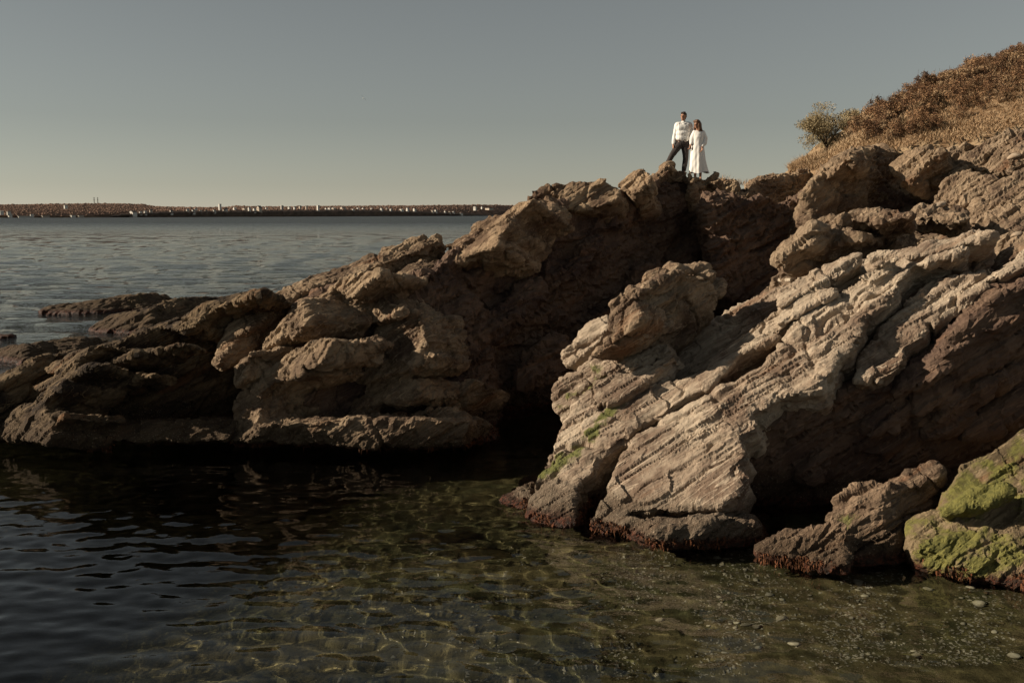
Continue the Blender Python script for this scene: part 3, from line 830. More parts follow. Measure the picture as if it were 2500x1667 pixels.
m, nt, b = new_mat("seabed_gravel")
t = NT(nt)
pos = t.node("ShaderNodeNewGeometry").outputs['Position']
sx = t.node("ShaderNodeSeparateXYZ"); nt.links.new(pos, sx.inputs[0])
n1 = t.noise(pos, 0.8, 5.0, 0.6); n2 = t.noise(pos, 5.0, 5.0, 0.65); n3 = t.noise(pos, 30.0, 3.0, 0.7)
c = t.mix(t.step(n1, 0.40, 0.62), (0.132, 0.107, 0.054), (0.076, 0.072, 0.036))
c = t.mix(t.step(n2, 0.40, 0.66, 0.0, 0.7), c, (0.05, 0.040, 0.020))
c = t.mix(t.step(n3, 0.55, 0.75, 0.0, 0.5), c, (0.19, 0.155, 0.09))
# brown weed carpets the deeper floor
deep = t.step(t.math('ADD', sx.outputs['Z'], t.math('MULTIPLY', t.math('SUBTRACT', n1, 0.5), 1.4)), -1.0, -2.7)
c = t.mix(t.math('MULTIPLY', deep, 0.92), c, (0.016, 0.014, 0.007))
nt.links.new(c, b.inputs['Base Color'])
b.inputs['Roughness'].default_value = 0.95
b.inputs['Specular IOR Level'].default_value = 0.0
nt.links.new(t.bump(t.math('ADD', n2, t.math('MULTIPLY', n3, 0.5)), 0.8, 0.06), b.inputs['Normal'])
M_BED = m
bed_us = np.concatenate([[-80, -60, -45], np.arange(-30, 22.01, 0.12), [30, 45]])
bed_ys = np.concatenate([[-60, -30, -10], graded(2.0, 24.0, 0.12, 9000, 1.12)])
SEABED = link("seabed", sheet_mesh("seabed", bed_us, bed_ys, bed_z), M_BED)
tag(SEABED, kind="structure")
SEABED.cycles.is_caustics_receiver = True

rngw = np.random.default_rng(5)
WAVES = []
for k in range(46):
    L = float(np.exp(rngw.uniform(math.log(0.20), math.log(0.95))))
    a = rngw.normal(1.35, 0.75)
    WAVES.append((math.cos(a) * 2 * math.pi / L, math.sin(a) * 2 * math.pi / L, rngw.uniform(0, 6.28), 0.0023 * L))
for k in range(10):                                    # longer open-sea chop
    L = rngw.uniform(2.0, 6.0)
    a = rngw.normal(1.9, 0.4)
    WAVES.append((math.cos(a) * 2 * math.pi / L, math.sin(a) * 2 * math.pi / L, rngw.uniform(0, 6.28), -0.005 * L))


def wave_z(X, Y):
    Z = np.zeros_like(X)
    step = np.maximum(1.0, Y / 24.0) * 0.065
    near = np.clip((40 - Y) / 16, 0, 1) * (1 - 0.62 * np.clip((Y - 15.5) / 4, 0, 1) * np.clip((26 - Y) / 3, 0, 1))
    open_sea = np.clip((Y - 24) / 14, 0, 1) * np.clip((500 - Y) / 300, 0, 1)
    for kx, ky, ph, am in WAVES:
        s = np.sin(kx * X + ky * Y + ph)
        Z += am * s * near if am > 0 else -am * s * open_sea
    return Z


w_us = np.concatenate([[-70, -50, -38, -30, -25, -21, -18], np.arange(-16.0, 13.0, 0.066), [14, 16, 20, 26, 40]])
w_ys = np.concatenate([[-60, -25, -5, 3], graded(6.5, 26.0, 0.055, 9500, 1.022)])
m, nt, b = new_mat("sea_water")
t = NT(nt)
pos = t.node("ShaderNodeNewGeometry").outputs['Position']
sx = t.node("ShaderNodeSeparateXYZ"); nt.links.new(pos, sx.inputs[0])
b.inputs['Base Color'].default_value = (0.86, 0.93, 0.86, 1)
b.inputs['Roughness'].default_value = 0.0
b.inputs['IOR'].default_value = 1.333
b.inputs['Transmission Weight'].default_value = 1.0
mp = t.node("ShaderNodeMapping"); nt.links.new(pos, mp.inputs[0]); mp.inputs['Scale'].default_value = (0.55, 1.0, 1.0)
mp.inputs['Rotation'].default_value = (0, 0, 0.2)
h = t.math('ADD', t.math('MULTIPLY', t.noise(mp.outputs[0], 1.9, 4.0, 0.6), 1.0), t.math('MULTIPLY', t.noise(mp.outputs[0], 6.5, 3.0, 0.6), 0.3))
sea = t.step(sx.outputs['Y'], 26.0, 38.0, 0.0, 1.0)
bn = t.node("ShaderNodeBump")
fine = t.math('MULTIPLY', t.noise(mp.outputs[0], 7.5, 2.0, 0.5), 0.006)
nt.links.new(t.math('ADD', t.math('MULTIPLY', h, sea), fine), bn.inputs['Height'])
bn.inputs['Strength'].default_value = 1.0
bn.inputs['Distance'].default_value = 0.48
nt.links.new(t.step(sx.outputs['Y'], 90.0, 700.0, 0.0, 0.32), b.inputs['Roughness'])
nt.links.new(bn.outputs[0], b.inputs['Normal'])
WATER = link("sea", sheet_mesh("sea", w_us, w_ys, wave_z), m)
tag(WATER, kind="structure")
WATER.cycles.is_caustics_caster = True

# ---------------------------------------------------------------- stones on the seabed
def stone_mesh(seed, sub=2):
    bm = bmesh.new()
    bmesh.ops.create_icosphere(bm, subdivisions=sub, radius=1.0)
    co = np.array([q.co for q in bm.verts])
    s = 1 + 0.25 * fbm(co * 1.2 + seed * 5.3, 2, seed)
    for q, k in zip(bm.verts, s):
        q.co = q.co * float(k)
    me = bpy.data.meshes.new("stone")
    bm.to_mesh(me); bm.free()
    me.polygons.foreach_set("use_smooth", np.ones(len(me.polygons), dtype=bool))
    return me


rnd = random.Random(11)
M_STONES = [simple_mat("pebble_pale", (0.52, 0.46, 0.35), 0.9, 9.0, (0.36, 0.31, 0.22), spec=0.0), simple_mat("pebble_grey", (0.36, 0.32, 0.25), 0.9, 9.0, (0.22, 0.19, 0.14), spec=0.0),
            simple_mat("pebble_brown", (0.20, 0.145, 0.085), 0.9, 9.0, (0.11, 0.08, 0.05), spec=0.0)]
STONES = []
for k in range(6):
    me = stone_mesh(k)
    me.materials.append(M_STONES[k % 3])
    STONES.append(me)


def bed_hit(x, y):
    """point of the sea floor seen at a sheet position (through flat water, refraction ignored)"""
    z = -0.4
    for _ in range(6):
        p = W(x, y, z)
        z = float(bed_z(np.array([p.x]), np.array([p.y]))[0])
    p = W(x, y, z)
    return V((p.x, p.y, z))


L6 = sheet(1600, 1300, .3827)
big = [(880, 865, 82), (800, 700, 76), (720, 548, 55), (655, 570, 42), (800, 575, 45), (400, 565, 40), (1290, 430, 75), (1665, 345, 68), (1735, 462, 72), (1835, 278, 66), (990, 385, 80), (2060, 375, 70), (2250, 430, 70),
       (2060, 560, 80), (1160, 725, 42), (1670, 925, 70), (2280, 905, 85), (2000, 450, 60), (575, 765, 70), (640, 780, 60), (510, 740, 50), (1285, 480, 40), (395, 312, 55), (450, 318, 48), (75, 375, 55), (375, 362, 30), (607, 345, 28),
       (1095, 345, 36), (1275, 875, 34), (1350, 905, 36), (1540, 770, 40), (1245, 682, 28), (1330, 520, 45), (1350, 495, 40), (985, 545, 40), (640, 445, 40), (20, 740, 60), (650, 900, 50), (430, 945, 45), (1450, 730, 35), (1640, 880, 40)]
spots = [(q, w) for q, w in zip(L6([(a, c_) for a, c_, _ in big]), [w for _, _, w in big])]
while len(spots) < 150:
    x, y = rnd.uniform(1600, 2480), rnd.uniform(1395, 1660)
    if math.sin(x * .021 + y * .009) + rnd.uniform(-.6, .6) > 0.1:
        spots.append(((x, y), rnd.uniform(15, 34)))
for k, ((x, y), w) in enumerate(spots):
    p = bed_hit(x, y)
    r = w * .3827 * p.y / FOCAL * 0.58
    o = bpy.data.objects.new("pebble", STONES[k % 3 if w < 35 else (0, 3, 1, 4)[k % 4]])
    COL.objects.link(o)
    o.location = p + V((0, 0, r * 0.25))
    o.scale = (r, r * rnd.uniform(.7, .95), r * rnd.uniform(.4, .6))
    o.rotation_euler = (rnd.uniform(-.2, .2), rnd.uniform(-.2, .2), rnd.uniform(0, 6.28))
    o.cycles.is_caustics_receiver = True
    where = "near the foot of the green rock shelf" if x > 2180 and y < 1520 else "in front of the crusted boulder" if y < 1480 and x > 1850 else "in front of the striped slab" if y < 1480 else "in the bottom right corner of the cove" if x > 2180 else "near the bottom edge, right of centre" if x > 1850 else "near the bottom edge, at centre"
    size = "large" if w >= 60 else "middle-sized" if w >= 36 else "small"
    shade = {0: "pale", 1: "grey", 2: "brown"}[STONES.index(o.data) % 3]
    tag(o, size + " " + shade + " stone on the seabed " + where, "stone", size + " " + shade + " seabed stones " + where)

# dark weedy stones further left
M_WEEDY = simple_mat("weedy_stone", (0.020, 0.017, 0.009), 0.95, 6.0, (0.045, 0.034, 0.016), spec=0.0)
for k, (x, y, r, lab) in enumerate(((1075, 1418, .62, "dark weedy submerged rock, upper left one of the pair in the cove middle"), (1180, 1447, .52, "dark weedy submerged rock, right one of the pair in the cove middle"),
                                    (870, 1375, .75, "long dark submerged rock below the lobed cliff"), (1310, 1390, .35, "small dark submerged rock in front of the striped slab"),
                                    (850, 1320, .5, "dark submerged rock closest to the lobed cliff"))):
    me = stone_mesh(40 + k, 3); me.materials.append(M_WEEDY)
    o = link("submerged_rock", me)
    p = bed_hit(x, y)
    o.location = p + V((0, 0, .02)); o.scale = (r, r * .55, .16); o.rotation_euler = (0, 0, rnd.uniform(-.4, .4))
    o.cycles.is_caustics_receiver = True
    tag(o, lab, "rock", "weedy submerged rocks")

# fine gravel: one mesh
gv, gf = [], []
base = np.array([(1, 0, 0), (-.5, .87, 0), (-.5, -.87, 0), (0, 0, .7), (.5, .5, .45), (-.9, .0, .4)])
gx, gy, gs = [], [], []
rg = np.random.default_rng(77)
while len(gx) < 5200:
    x, y = rg.uniform(700, 2560), rg.uniform(1360, 1690)
    cl = math.sin(x * .021 + y * .009) + .6 * math.sin(x * .007 - y * .02)
    if rg.uniform(-1.2, 1.6) < cl and (x > 1500 or rg.uniform() < .25):
        p = W(x, y, -.5)
        gx.append(p.x); gy.append(p.y); gs.append(rg.uniform(.012, .032))
gz = bed_z(np.array(gx), np.array(gy))
for k in range(len(gx)):
    a = rg.uniform(0, 6.28); ca, sa = math.cos(a), math.sin(a)
    bpts = base[:4] * gs[k] * rg.uniform(.7, 1.2, (4, 3))
    n0 = len(gv)
    for q in bpts:
        gv.append((gx[k] + q[0] * ca - q[1] * sa, gy[k] + q[0] * sa + q[1] * ca, gz[k] + q[2] + .004))
    gf += [(n0, n0 + 1, n0 + 3), (n0 + 1, n0 + 2, n0 + 3), (n0 + 2, n0, n0 + 3)]
GRAVEL = link("gravel", mesh_np("gravel", gv, np.array(gf)), M_STONES[1])
tag(GRAVEL, "loose pale gravel scattered over the shallow seabed", "gravel", kind="stuff")
GRAVEL.cycles.is_caustics_receiver = True

# ---------------------------------------------------------------- far shore
def far_d(x):
    return 12153.0 / (8.0 - 0.004 * min(x, 1500))


SKY_PTS = [(-400, 499), (0, 498), (80, 497), (200, 495.5), (290, 495.2), (345, 497), (380, 502), (420, 503.5), (470, 504.5), (520, 504.5), (560, 503.5), (578, 500.5), (600, 502), (640, 503), (700, 503), (760, 501.5), (800, 501.5), (860, 501.5),
           (900, 500.8), (1000, 500.5), (1100, 499), (1180, 498.5), (1260, 500), (1500, 500)]
BANK_PTS = [(-400, 529), (0, 528.5), (150, 529), (210, 528.5), (280, 523), (400, 517.5), (440, 516), (600, 515), (860, 513.5), (960, 515), (1040, 517), (1130, 522), (1200, 524), (1500, 524)]


def interp(pts, x):
    return float(np.interp(x, [a for a, _ in pts], [b_ for _, b_ in pts]))


xs = np.arange(-380, 1460, 3.0)
v, f = [], []
RW_ = 9
for i, x in enumerate(xs):
    d = far_d(x)
    yb, ysk = interp(BANK_PTS, x), interp(SKY_PTS, x) + 1.5
    base_p = W(x, 524 + 5 * FOCAL / d)
    rows = [(0.0, None)]
    v.append((base_p.x, base_p.y, -1.0))
    for j in range(1, RW_):
        tt = (j - 1) / (RW_ - 2)
        dd = d * (1 + .004 + .06 * tt)
        yy = yb + (ysk - yb) * tt ** 0.8 + (0.7 * math.sin(x * .9 + j * 2.1) if j > 1 else .5 * math.sin(x * .4))
        p = P(x, yy, dd)
        v.append((p.x, p.y, p.z))
    p = P(x, ysk + 4, d * 1.2); v.append((p.x, p.y, -2.0))
nr = RW_ + 1
for i in range(len(xs) - 1):
    for j in range(nr - 1):
        a = i * nr + j
        f.append((a, a + nr, a + nr + 1, a + 1))
f = np.array(f)
M_FARHILL = simple_mat("far_hill_soil", (0.26, 0.165, 0.12), 0.95, 0.018, (0.19, 0.128, 0.098), 0.38, 0.62, spec=0.0)
o = link("far_hill", mesh_np("far_hill", v, f, False), M_FARHILL)
tag(o, kind="structure")
# dark bank along the water: its own strip in front of the hill
v, f = [], []
xs2 = np.arange(236, 1460, 2.0)
for i, x in enumerate(xs2):
    d = far_d(x) * .997
    yb = interp(BANK_PTS, x) + .9 * math.sin(x * .31) * math.sin(x * .093) + .5 * math.sin(x * 1.3)
    b0 = W(x, 524 + 5 * FOCAL / d)
    k = min(1, (x - 236) / 60)
    yb = 524 + 5 * FOCAL / d + (yb - 524 - 5 * FOCAL / d) * k
    p1 = P(x, yb + 3, d * 1.001); p2 = P(x, yb, d * 1.004)
    v += [(b0.x, b0.y, -1.0), (b0.x, b0.y + 1, .6), tuple(p1), tuple(p2), (p2.x, p2.y + 40, p2.z - 1)]
for i in range(len(xs2) - 1):
    for j in range(4):
        a = i * 5 + j
        f.append((a, a + 5, a + 6, a + 1))
o = link("far_bank", mesh_np("far_bank", v, np.array(f), False), simple_mat("far_bank_scrub", (0.16, 0.122, 0.10), 0.95, 0.06, (0.24, 0.17, 0.13), 0.45, 0.68, spec=0.0))  # bank colour lifted in place of distance haze
tag(o, kind="structure")
# beach
v, f = [], []
xs3 = np.arange(-380, 262, 4.0)
for i, x in enumerate(xs3):
    d = far_d(x)
    b0 = W(x, 524 + 5 * FOCAL / (d * .99))
    k = min(1.0, (262 - x) / 60 + .1)
    v += [(b0.x, b0.y, -.6), (b0.x, b0.y + d * .004, 1.6 * k), (b0.x, b0.y + d * .012, 3.4 * k), (b0.x, b0.y + d * .02, 2.0 * k)]
for i in range(len(xs3) - 1):
    for j in range(3):
        a = i * 4 + j
        f.append((a, a + 4, a + 5, a + 1))
o = link("beach", mesh_np("beach", v, np.array(f), False), simple_mat("far_sand", (0.46, 0.38, 0.28), 0.95, 0.05, (0.36, 0.30, 0.22), spec=0.0))
tag(o, kind="structure")

# woods on the far shore: many crowns that read as one mass
ico = bmesh.new(); bmesh.ops.create_icosphere(ico, subdivisions=1, radius=1.0)
ico_v = np.array([q.co for q in ico.verts]); ico_f = np.array([[q.index for q in fc.verts] for fc in ico.faces]); ico.free()
rg = np.random.default_rng(9)
vs, fs, hue = [], [], []
n = 0
for k in range(4600):
    x = rg.uniform(-370, 1440)
    d = far_d(x)
    tt = rg.uniform(0.0, 1.02)
    yb, ysk = interp(BANK_PTS, x) - .5, interp(SKY_PTS, x) + 2.0
    if 380 < x < 1190 and tt < .45 and rg.uniform() < .45:
        continue
    p = P(x, yb + (ysk - yb) * tt ** .8, d * (1.004 + .06 * tt))
    r = rg.uniform(0.9, 2.3) * d / 2000
    vv = ico_v * r * rg.uniform(.75, 1.25, (len(ico_v), 1)) * np.array([1.3, 1, .7])
    vs.append(vv + np.array([p.x, p.y, p.z + r * .2])); fs.append(ico_f + n); n += len(ico_v)
    hue.append(np.full(len(ico_v), rg.uniform()))
me = mesh_np("far_woods", np.concatenate(vs), np.concatenate(fs), True)
attr(me, "hue", np.concatenate(hue))
m, nt, b = new_mat("far_foliage")
t = NT(nt)
hh = t.attr("hue")
c = t.mix(t.step(hh, 0.0, 0.5), (0.18, 0.128, 0.10), (0.22, 0.148, 0.114))
c = t.mix(t.step(hh, 0.5, 1.0), c, (0.26, 0.17, 0.128))
nt.links.new(c, b.inputs['Base Color']); b.inputs['Roughness'].default_value = 0.95; b.inputs['Specular IOR Level'].default_value = 0.0
o = link("far_woods", me, m)
tag(o, "brown autumn woods covering the low far shore", "woods", kind="stuff")

# houses
M_WHITE = simple_mat("plain_white", (0.80, 0.79, 0.76), 0.7)
M_HWALL = simple_mat("house_white", (0.60, 0.57, 0.51), 0.8)
M_HCREAM = simple_mat("house_cream", (0.44, 0.375, 0.30), 0.8)
M_HGREY = simple_mat("house_grey", (0.36, 0.33, 0.30), 0.8)
M_HROOF = simple_mat("house_roof", (0.14, 0.115, 0.10), 0.9)
M_HROOF2 = simple_mat("house_roof_pale", (0.45, 0.42, 0.37), 0.9)


def house(x, y, w, h, lab, group=None, wall=M_HWALL, roof=M_HROOF, flat=False, kname="house", cat="house"):
    """gabled house whose base centre is at sheet position x, y; w and h are sheet units"""
    d = far_d(x) * 1.0015 if y > 512 else far_d(x) * 1.012
    p = P(x, y + .6, d)
    k = d / FOCAL
    W_, H_ = w * k * .46, h * k * .82
    D_ = max(W_ * .8, 2.5)
    e = bpy.data.objects.new(kname, None)
    COL.objects.link(e)
    e.location = p
    e.rotation_euler = (0, 0, rnd.uniform(-.95, -.55))
    hw = H_ if flat else H_ * .62
    vv = [(sx_ * W_, sy_ * D_, z) for z in (-4.0, hw) for sx_, sy_ in ((-1, -1), (1, -1), (1, 1), (-1, 1))]
    ff = [(0, 1, 5, 4), (1, 2, 6, 5), (2, 3, 7, 6), (3, 0, 4, 7), (4, 5, 6, 7), (3, 2, 1, 0)]
    if not flat:
        vv += [(0, -D_, H_ * .98), (0, D_, H_ * .98)]
        ff += [(4, 5, 8), (6, 7, 9)]
    me_ = bpy.data.meshes.new("wall"); me_.from_pydata(vv, [], ff)
    link("wall", me_, wall, e)
    ov = .06 * W_ + .15
    if flat:
        vv = [(sx_ * (W_ + ov), sy_ * (D_ + ov), z) for z in (hw + .02, hw + .5) for sx_, sy_ in ((-1, -1), (1, -1), (1, 1), (-1, 1))]
        ff = [(0, 1, 5, 4), (1, 2, 6, 5), (2, 3, 7, 6), (3, 0, 4, 7), (4, 5, 6, 7), (3, 2, 1, 0)]
    else:
        vv = []
        for sy_ in (-1, 1):
            for dz in (0.05, .45):
                vv += [(-(W_ + ov), sy_ * (D_ + ov), hw - .3 + dz), (0, sy_ * (D_ + ov), H_ + dz), (W_ + ov, sy_ * (D_ + ov), hw - .3 + dz)]
        ff = [(0, 1, 7, 6), (1, 2, 8, 7), (3, 9, 10, 4), (4, 10, 11, 5), (0, 3, 4, 1), (1, 4, 5, 2), (6, 7, 10, 9), (7, 8, 11, 10), (0, 6, 9, 3), (2, 5, 11, 8)]
    me_ = bpy.data.meshes.new("roof"); me_.from_pydata(vv, [], ff)
    link("roof", me_, roof, e)
    if w > 6:
        vv, ff = [], []
        for sx_ in (-.45, .45):
            n0 = len(vv)
            a_, b2 = sx_ * W_, .14 * W_
            vv += [(a_ - b2, -D_ - .05, hw * .35), (a_ + b2, -D_ - .05, hw * .35), (a_ + b2, -D_ - .05, hw * .75), (a_ - b2, -D_ - .05, hw * .75)]
            wm = bpy.data.meshes.new("window"); wm.from_pydata([(q[0], q[1] + dy, q[2]) for dy in (0, .1) for q in vv[n0:n0 + 4]], [], [(0, 1, 2, 3), (4, 7, 6, 5), (0, 4, 5, 1), (1, 5, 6, 2), (2, 6, 7, 3), (3, 7, 4, 0)])
            link("window", wm, M_HROOF, e)
    tag(e, lab, cat, group)
    return e


R1, R2, R3 = sheet(0, 460, .1956), sheet(440, 460, .1786), sheet(840, 460, .1786)
GRP = "houses along the far shore"
SMALL = "small house"


def far_place(x):
    for lim, txt in ((250, "behind the far beach"), (360, "just left of the big white house on the far bank"), (445, "right of the big white house on the far shore"), (533, "just left of the white tower on the far shore"), (625, "between the white tower and the cream mansion"),
                     (700, "just right of the cream mansion on the far shore"), (780, "left of the tall narrow white house on the far shore"), (900, "right of the tall narrow white house on the far shore"), (1010, "at the middle of the long dark far bank"), (1500, "where the far bank runs low near the rock ridge")):
        if x < lim:
            return txt


def hs(sh, k, x, y, w, h, lab=SMALL, **kw):
    (a, c_), = sh([(x, y)])
    wall = kw.pop("wall", None) or rnd.choice([M_HWALL, M_HWALL, M_HCREAM])
    grp = GRP
    if lab == SMALL:
        lab = ("white" if wall is M_HWALL else "cream") + (" broad" if w > 40 else " tall" if h > w * 1.3 else " little") + " house " + far_place(a)
        grp = lab + ", alike ones"
    house(a, c_, w * k, h * k, lab, grp, wall=wall, roof=kw.pop("roof", None) or rnd.choice([M_HROOF, M_HROOF2]), **kw)


hs(R1, .1956, 1660, 328, 85, 62, "largest white house left of the white tower on the far shore", wall=M_HWALL)
for q in ((1755, 308, 22, 26), (1815, 308, 24, 34), (1885, 282, 22, 28), (2140, 305, 34, 44), (2345, 285, 22, 36), (125, 345, 44, 34), (400, 345, 30, 28), (820, 222, 28, 18), (20, 296, 30, 20), (110, 298, 44, 18)):
    hs(R1, .1956, *q)
hs(R1, .1956, 290, 362, 190, 20, "long low pale beach pavilion at the left end of the far beach", flat=True, wall=M_HWALL, roof=M_HROOF2)
hs(R1, .1956, 560, 358, 110, 16, "low pale beach hut row in the middle of the far beach", flat=True, wall=M_HCREAM, roof=M_HROOF2)
hs(R1, .1956, 910, 356, 66, 24, "short white beach building near the right end of the far beach", flat=True, wall=M_HWALL, roof=M_HROOF2)
hs(R1, .1956, 1005, 366, 80, 30, "pale sea wall building at the right end of the far beach", flat=True, wall=M_HCREAM, roof=M_HROOF2)
for q in ((180, 328, 48, 50), (215, 288, 18, 20), (465, 316, 44, 34), (630, 300, 16, 42), (745, 284, 44, 34), (880, 288, 62, 28), (945, 300, 34, 56), (1015, 312, 38, 54), (1105, 310, 24, 30), (1490, 274, 34, 30), (1565, 276, 24, 38),
          (1640, 262, 28, 32), (1725, 266, 18, 34), (1995, 288, 34, 32), (2040, 282, 40, 24), (2095, 286, 52, 30), (2220, 282, 62, 40), (280, 316, 16, 18), (100, 308, 16, 28), (355, 314, 14, 26), (600, 300, 24, 22), (1180, 280, 22, 24)):
    hs(R2, .1786, *q)
hs(R2, .1786, 1080, 300, 62, 76, "broad cream mansion in the middle of the far shore", wall=M_HCREAM)
hs(R2, .1786, 1390, 280, 38, 56, "grey square church-like block right of the mansion on the far shore", wall=M_HGREY, flat=True)
hs(R2, .1786, 1885, 292, 30, 74, "tall narrow white house with flat top on the far shore", wall=M_HWALL, flat=True)
for q in ((10, 284, 18, 24), (125, 294, 24, 18), (190, 284, 34, 28), (260, 290, 30, 36), (375, 288, 18, 32), (510, 292, 34, 36), (585, 280, 14, 22), (785, 298, 52, 22), (868, 300, 38, 46), (965, 300, 42, 40), (1205, 324, 42, 28),
          (1255, 326, 34, 50), (1380, 330, 24, 34), (1440, 336, 28, 34), (1495, 336, 28, 30), (1590, 354, 60, 28), (1885, 266, 24, 22), (640, 294, 26, 24)):
    hs(R3, .1786, *q)
hs(R3, .1786, 1790, 286, 42, 46, "square white block high among trees beside the rock ridge skyline", wall=M_HWALL, flat=True)
hs(R3, .1786, 1985, 280, 100, 16, "long low pale building high among trees nearest the rock ridge", wall=M_HCREAM, flat=True)
# tower
(tx, ty), = R2([(544, 290)])
house(tx, ty, 26 * .1786, 92 * .1786, "slim white tower standing above the roofs of the far shore", None, M_HWALL, M_HROOF2, True, "tower", "tower")
# radio masts
for k, (x, lab) in enumerate(((230.3, "left one of two thin radio masts on the far hill"), (239.0, "right one of two thin radio masts on the far hill"))):
    d = far_d(x) * 1.055
    p = P(x, 497, d)
    H_ = 14.5 * d / FOCAL
    bm = bmesh.new()
    for cx_, cy_ in ((-.45, -.3), (.45, -.3), (0, .5)):
        bmesh.ops.create_cone(bm, cap_ends=True, segments=5, radius1=.28, radius2=.22, depth=H_, matrix=Matrix.Translation((cx_, cy_, H_ / 2 - .5)))
    for j in range(6):
        bmesh.ops.create_cube(bm, size=1.0, matrix=Matrix.Translation((0, 0, H_ * (j + .5) / 6)) @ Matrix.Diagonal((1.3, 1.1, .25, 1)))
    for zz in (.62, .97):
        bmesh.ops.create_cube(bm, size=1.0, matrix=Matrix.Translation((0, 0, H_ * zz)) @ Matrix.Diagonal((2.6, .5, .5, 1)))
    me_ = bpy.data.meshes.new("radio_mast"); bm.to_mesh(me_); bm.free()
    o = link("radio_mast", me_, simple_mat("mast_steel%d" % k, (0.12, 0.10, 0.09), 0.6))
    o.location = p
    tag(o, lab, "mast", "radio masts on the far hill")
# ---------------------------------------------------------------- hillside on the right
FOOT = D5([(380, 1040), (450, 1008), (640, 985), (800, 892), (1000, 868), (1170, 855), (1300, 815), (1600, 768), (1800, 738), (2111, 648), (2500, 560)])
CREST = D5([(380, 1035), (450, 1005), (640, 950), (800, 840), (950, 680), (1100, 600), (1280, 490), (1500, 425), (1750, 335), (2000, 258), (2111, 245), (2500, 130)])
FOOT_Y = [33.5, 33.2, 32.5, 31.5, 30.5, 30.0, 29.8, 29.5, 29.2, 29.0, 29.0]
CREST_Y = [35.0, 35.0, 36.0, 36.5, 37.5, 38.0, 39.0, 40.0, 41.0, 42.0, 42.5, 44.0]


def along(pts, ys, u):
    """interpolated survey point on a line of points, u in 0..1 of sheet x"""
    xs_ = [p[0] for p in pts]
    x = xs_[0] + (xs_[-1] - xs_[0]) * u
    return P(x, float(np.interp(x, xs_, [p[1] for p in pts])), float(np.interp(x, xs_, ys)))


def hill_point(u, w_):
    a, c_ = along(FOOT, FOOT_Y, u), along(CREST, CREST_Y, u)
    p = a.lerp(c_, w_)
    bulge = math.sin(math.pi * min(w_, 1.0)) * (c_ - a).length * .10
    n_ = (c_ - a).cross(V((1, 0, 0))).normalized()
    return p + V((0, -abs(n_.y), abs(n_.z))) * bulge * .6


nu, nw = 120, 40
v = []
for i in range(nu + 1):
    u = i / nu
    a = hill_point(u, 0)
    v.append((a.x, a.y - .6, a.z - 2.5))
    for j in range(nw + 1):
        p = hill_point(u, j / nw)
        k = .10 * float(fbm(np.array([[p.x * .8, p.y * .8, 3.3]]), 3, 5)[0])
        v.append((p.x, p.y, p.z + k))
    c_ = hill_point(u, 1)
    v.append((c_.x, c_.y + 6, c_.z - .3)); v.append((c_.x, c_.y + 30, c_.z - 6))
rows = nw + 4
f = [(i * rows + j, (i + 1) * rows + j, (i + 1) * rows + j + 1, i * rows + j + 1) for i in range(nu) for j in range(rows - 1)]
HILL = link("hillside", mesh_np("hillside", v, np.array(f)), simple_mat("sandy_soil", (0.36, 0.26, 0.16), 0.95, 3.0, (0.20, 0.125, 0.07), bump=.05, spec=0.0))
tag(HILL, kind="structure")


def leaf_material(name, cols, translucent=0.25):
    m, nt, b = new_mat(name)
    t = NT(nt)
    h = t.attr("hue")
    c = t.mix(t.step(h, 0.0, 0.5), cols[0], cols[1])
    c = t.mix(t.step(h, 0.5, 1.0), c, cols[2])
    nt.links.new(c, b.inputs['Base Color'])
    b.inputs['Roughness'].default_value = 0.8
    b.inputs['Specular IOR Level'].default_value = 0.15
    return m


def blades(name, roots, heights, width, lean, rg, hue, mat, bend=.4):
    """grass blades or stalks: two-segment tapering strips"""
    n_ = len(roots)
    az = rg.uniform(0, 2 * np.pi, n_)
    la = rg.normal(0, lean, (n_, 2)) + np.array([.10, 0])
    side = np.stack([np.cos(az), np.sin(az), np.zeros(n_)], 1)
    mid = roots + np.stack([la[:, 0] * heights * .4, la[:, 1] * heights * .4, heights * .55], 1)
    tip = roots + np.stack([la[:, 0] * heights * (1 + bend), la[:, 1] * heights * (1 + bend), heights], 1)
    w = (width * rg.uniform(.6, 1.3, n_))[:, None]
    vv = np.stack([roots - side * w, roots + side * w, mid + side * w * .8, mid - side * w * .8, tip], 1).reshape(-1, 3)
    i = np.arange(n_)[:, None] * 5
    ff = np.concatenate([i + np.array([[0, 1, 2]]), i + np.array([[0, 2, 3]]), i + np.array([[3, 2, 4]])])
    me = mesh_np(name, vv, ff, False)
    attr(me, "hue", np.repeat(hue, 5))
    return link(name, me, mat)


rg = np.random.default_rng(21)
M_GRASS = leaf_material("dry_grass", [(0.19, 0.11, 0.055), (0.34, 0.222, 0.125), (0.48, 0.35, 0.215)])
M_RUSSET = leaf_material("russet_leaves", [(0.09, 0.048, 0.028), (0.23, 0.125, 0.065), (0.36, 0.225, 0.12)])
M_DARKLEAF = leaf_material("dark_brown_leaves", [(0.030, 0.018, 0.012), (0.085, 0.046, 0.026), (0.17, 0.09, 0.045)])
M_OLIVE = leaf_material("olive_leaves", [(0.21, 0.165, 0.09), (0.32, 0.255, 0.145), (0.42, 0.335, 0.20)])
M_TWIG = simple_mat("twig_bark", (0.09, 0.06, 0.04), 0.9, spec=0.1)

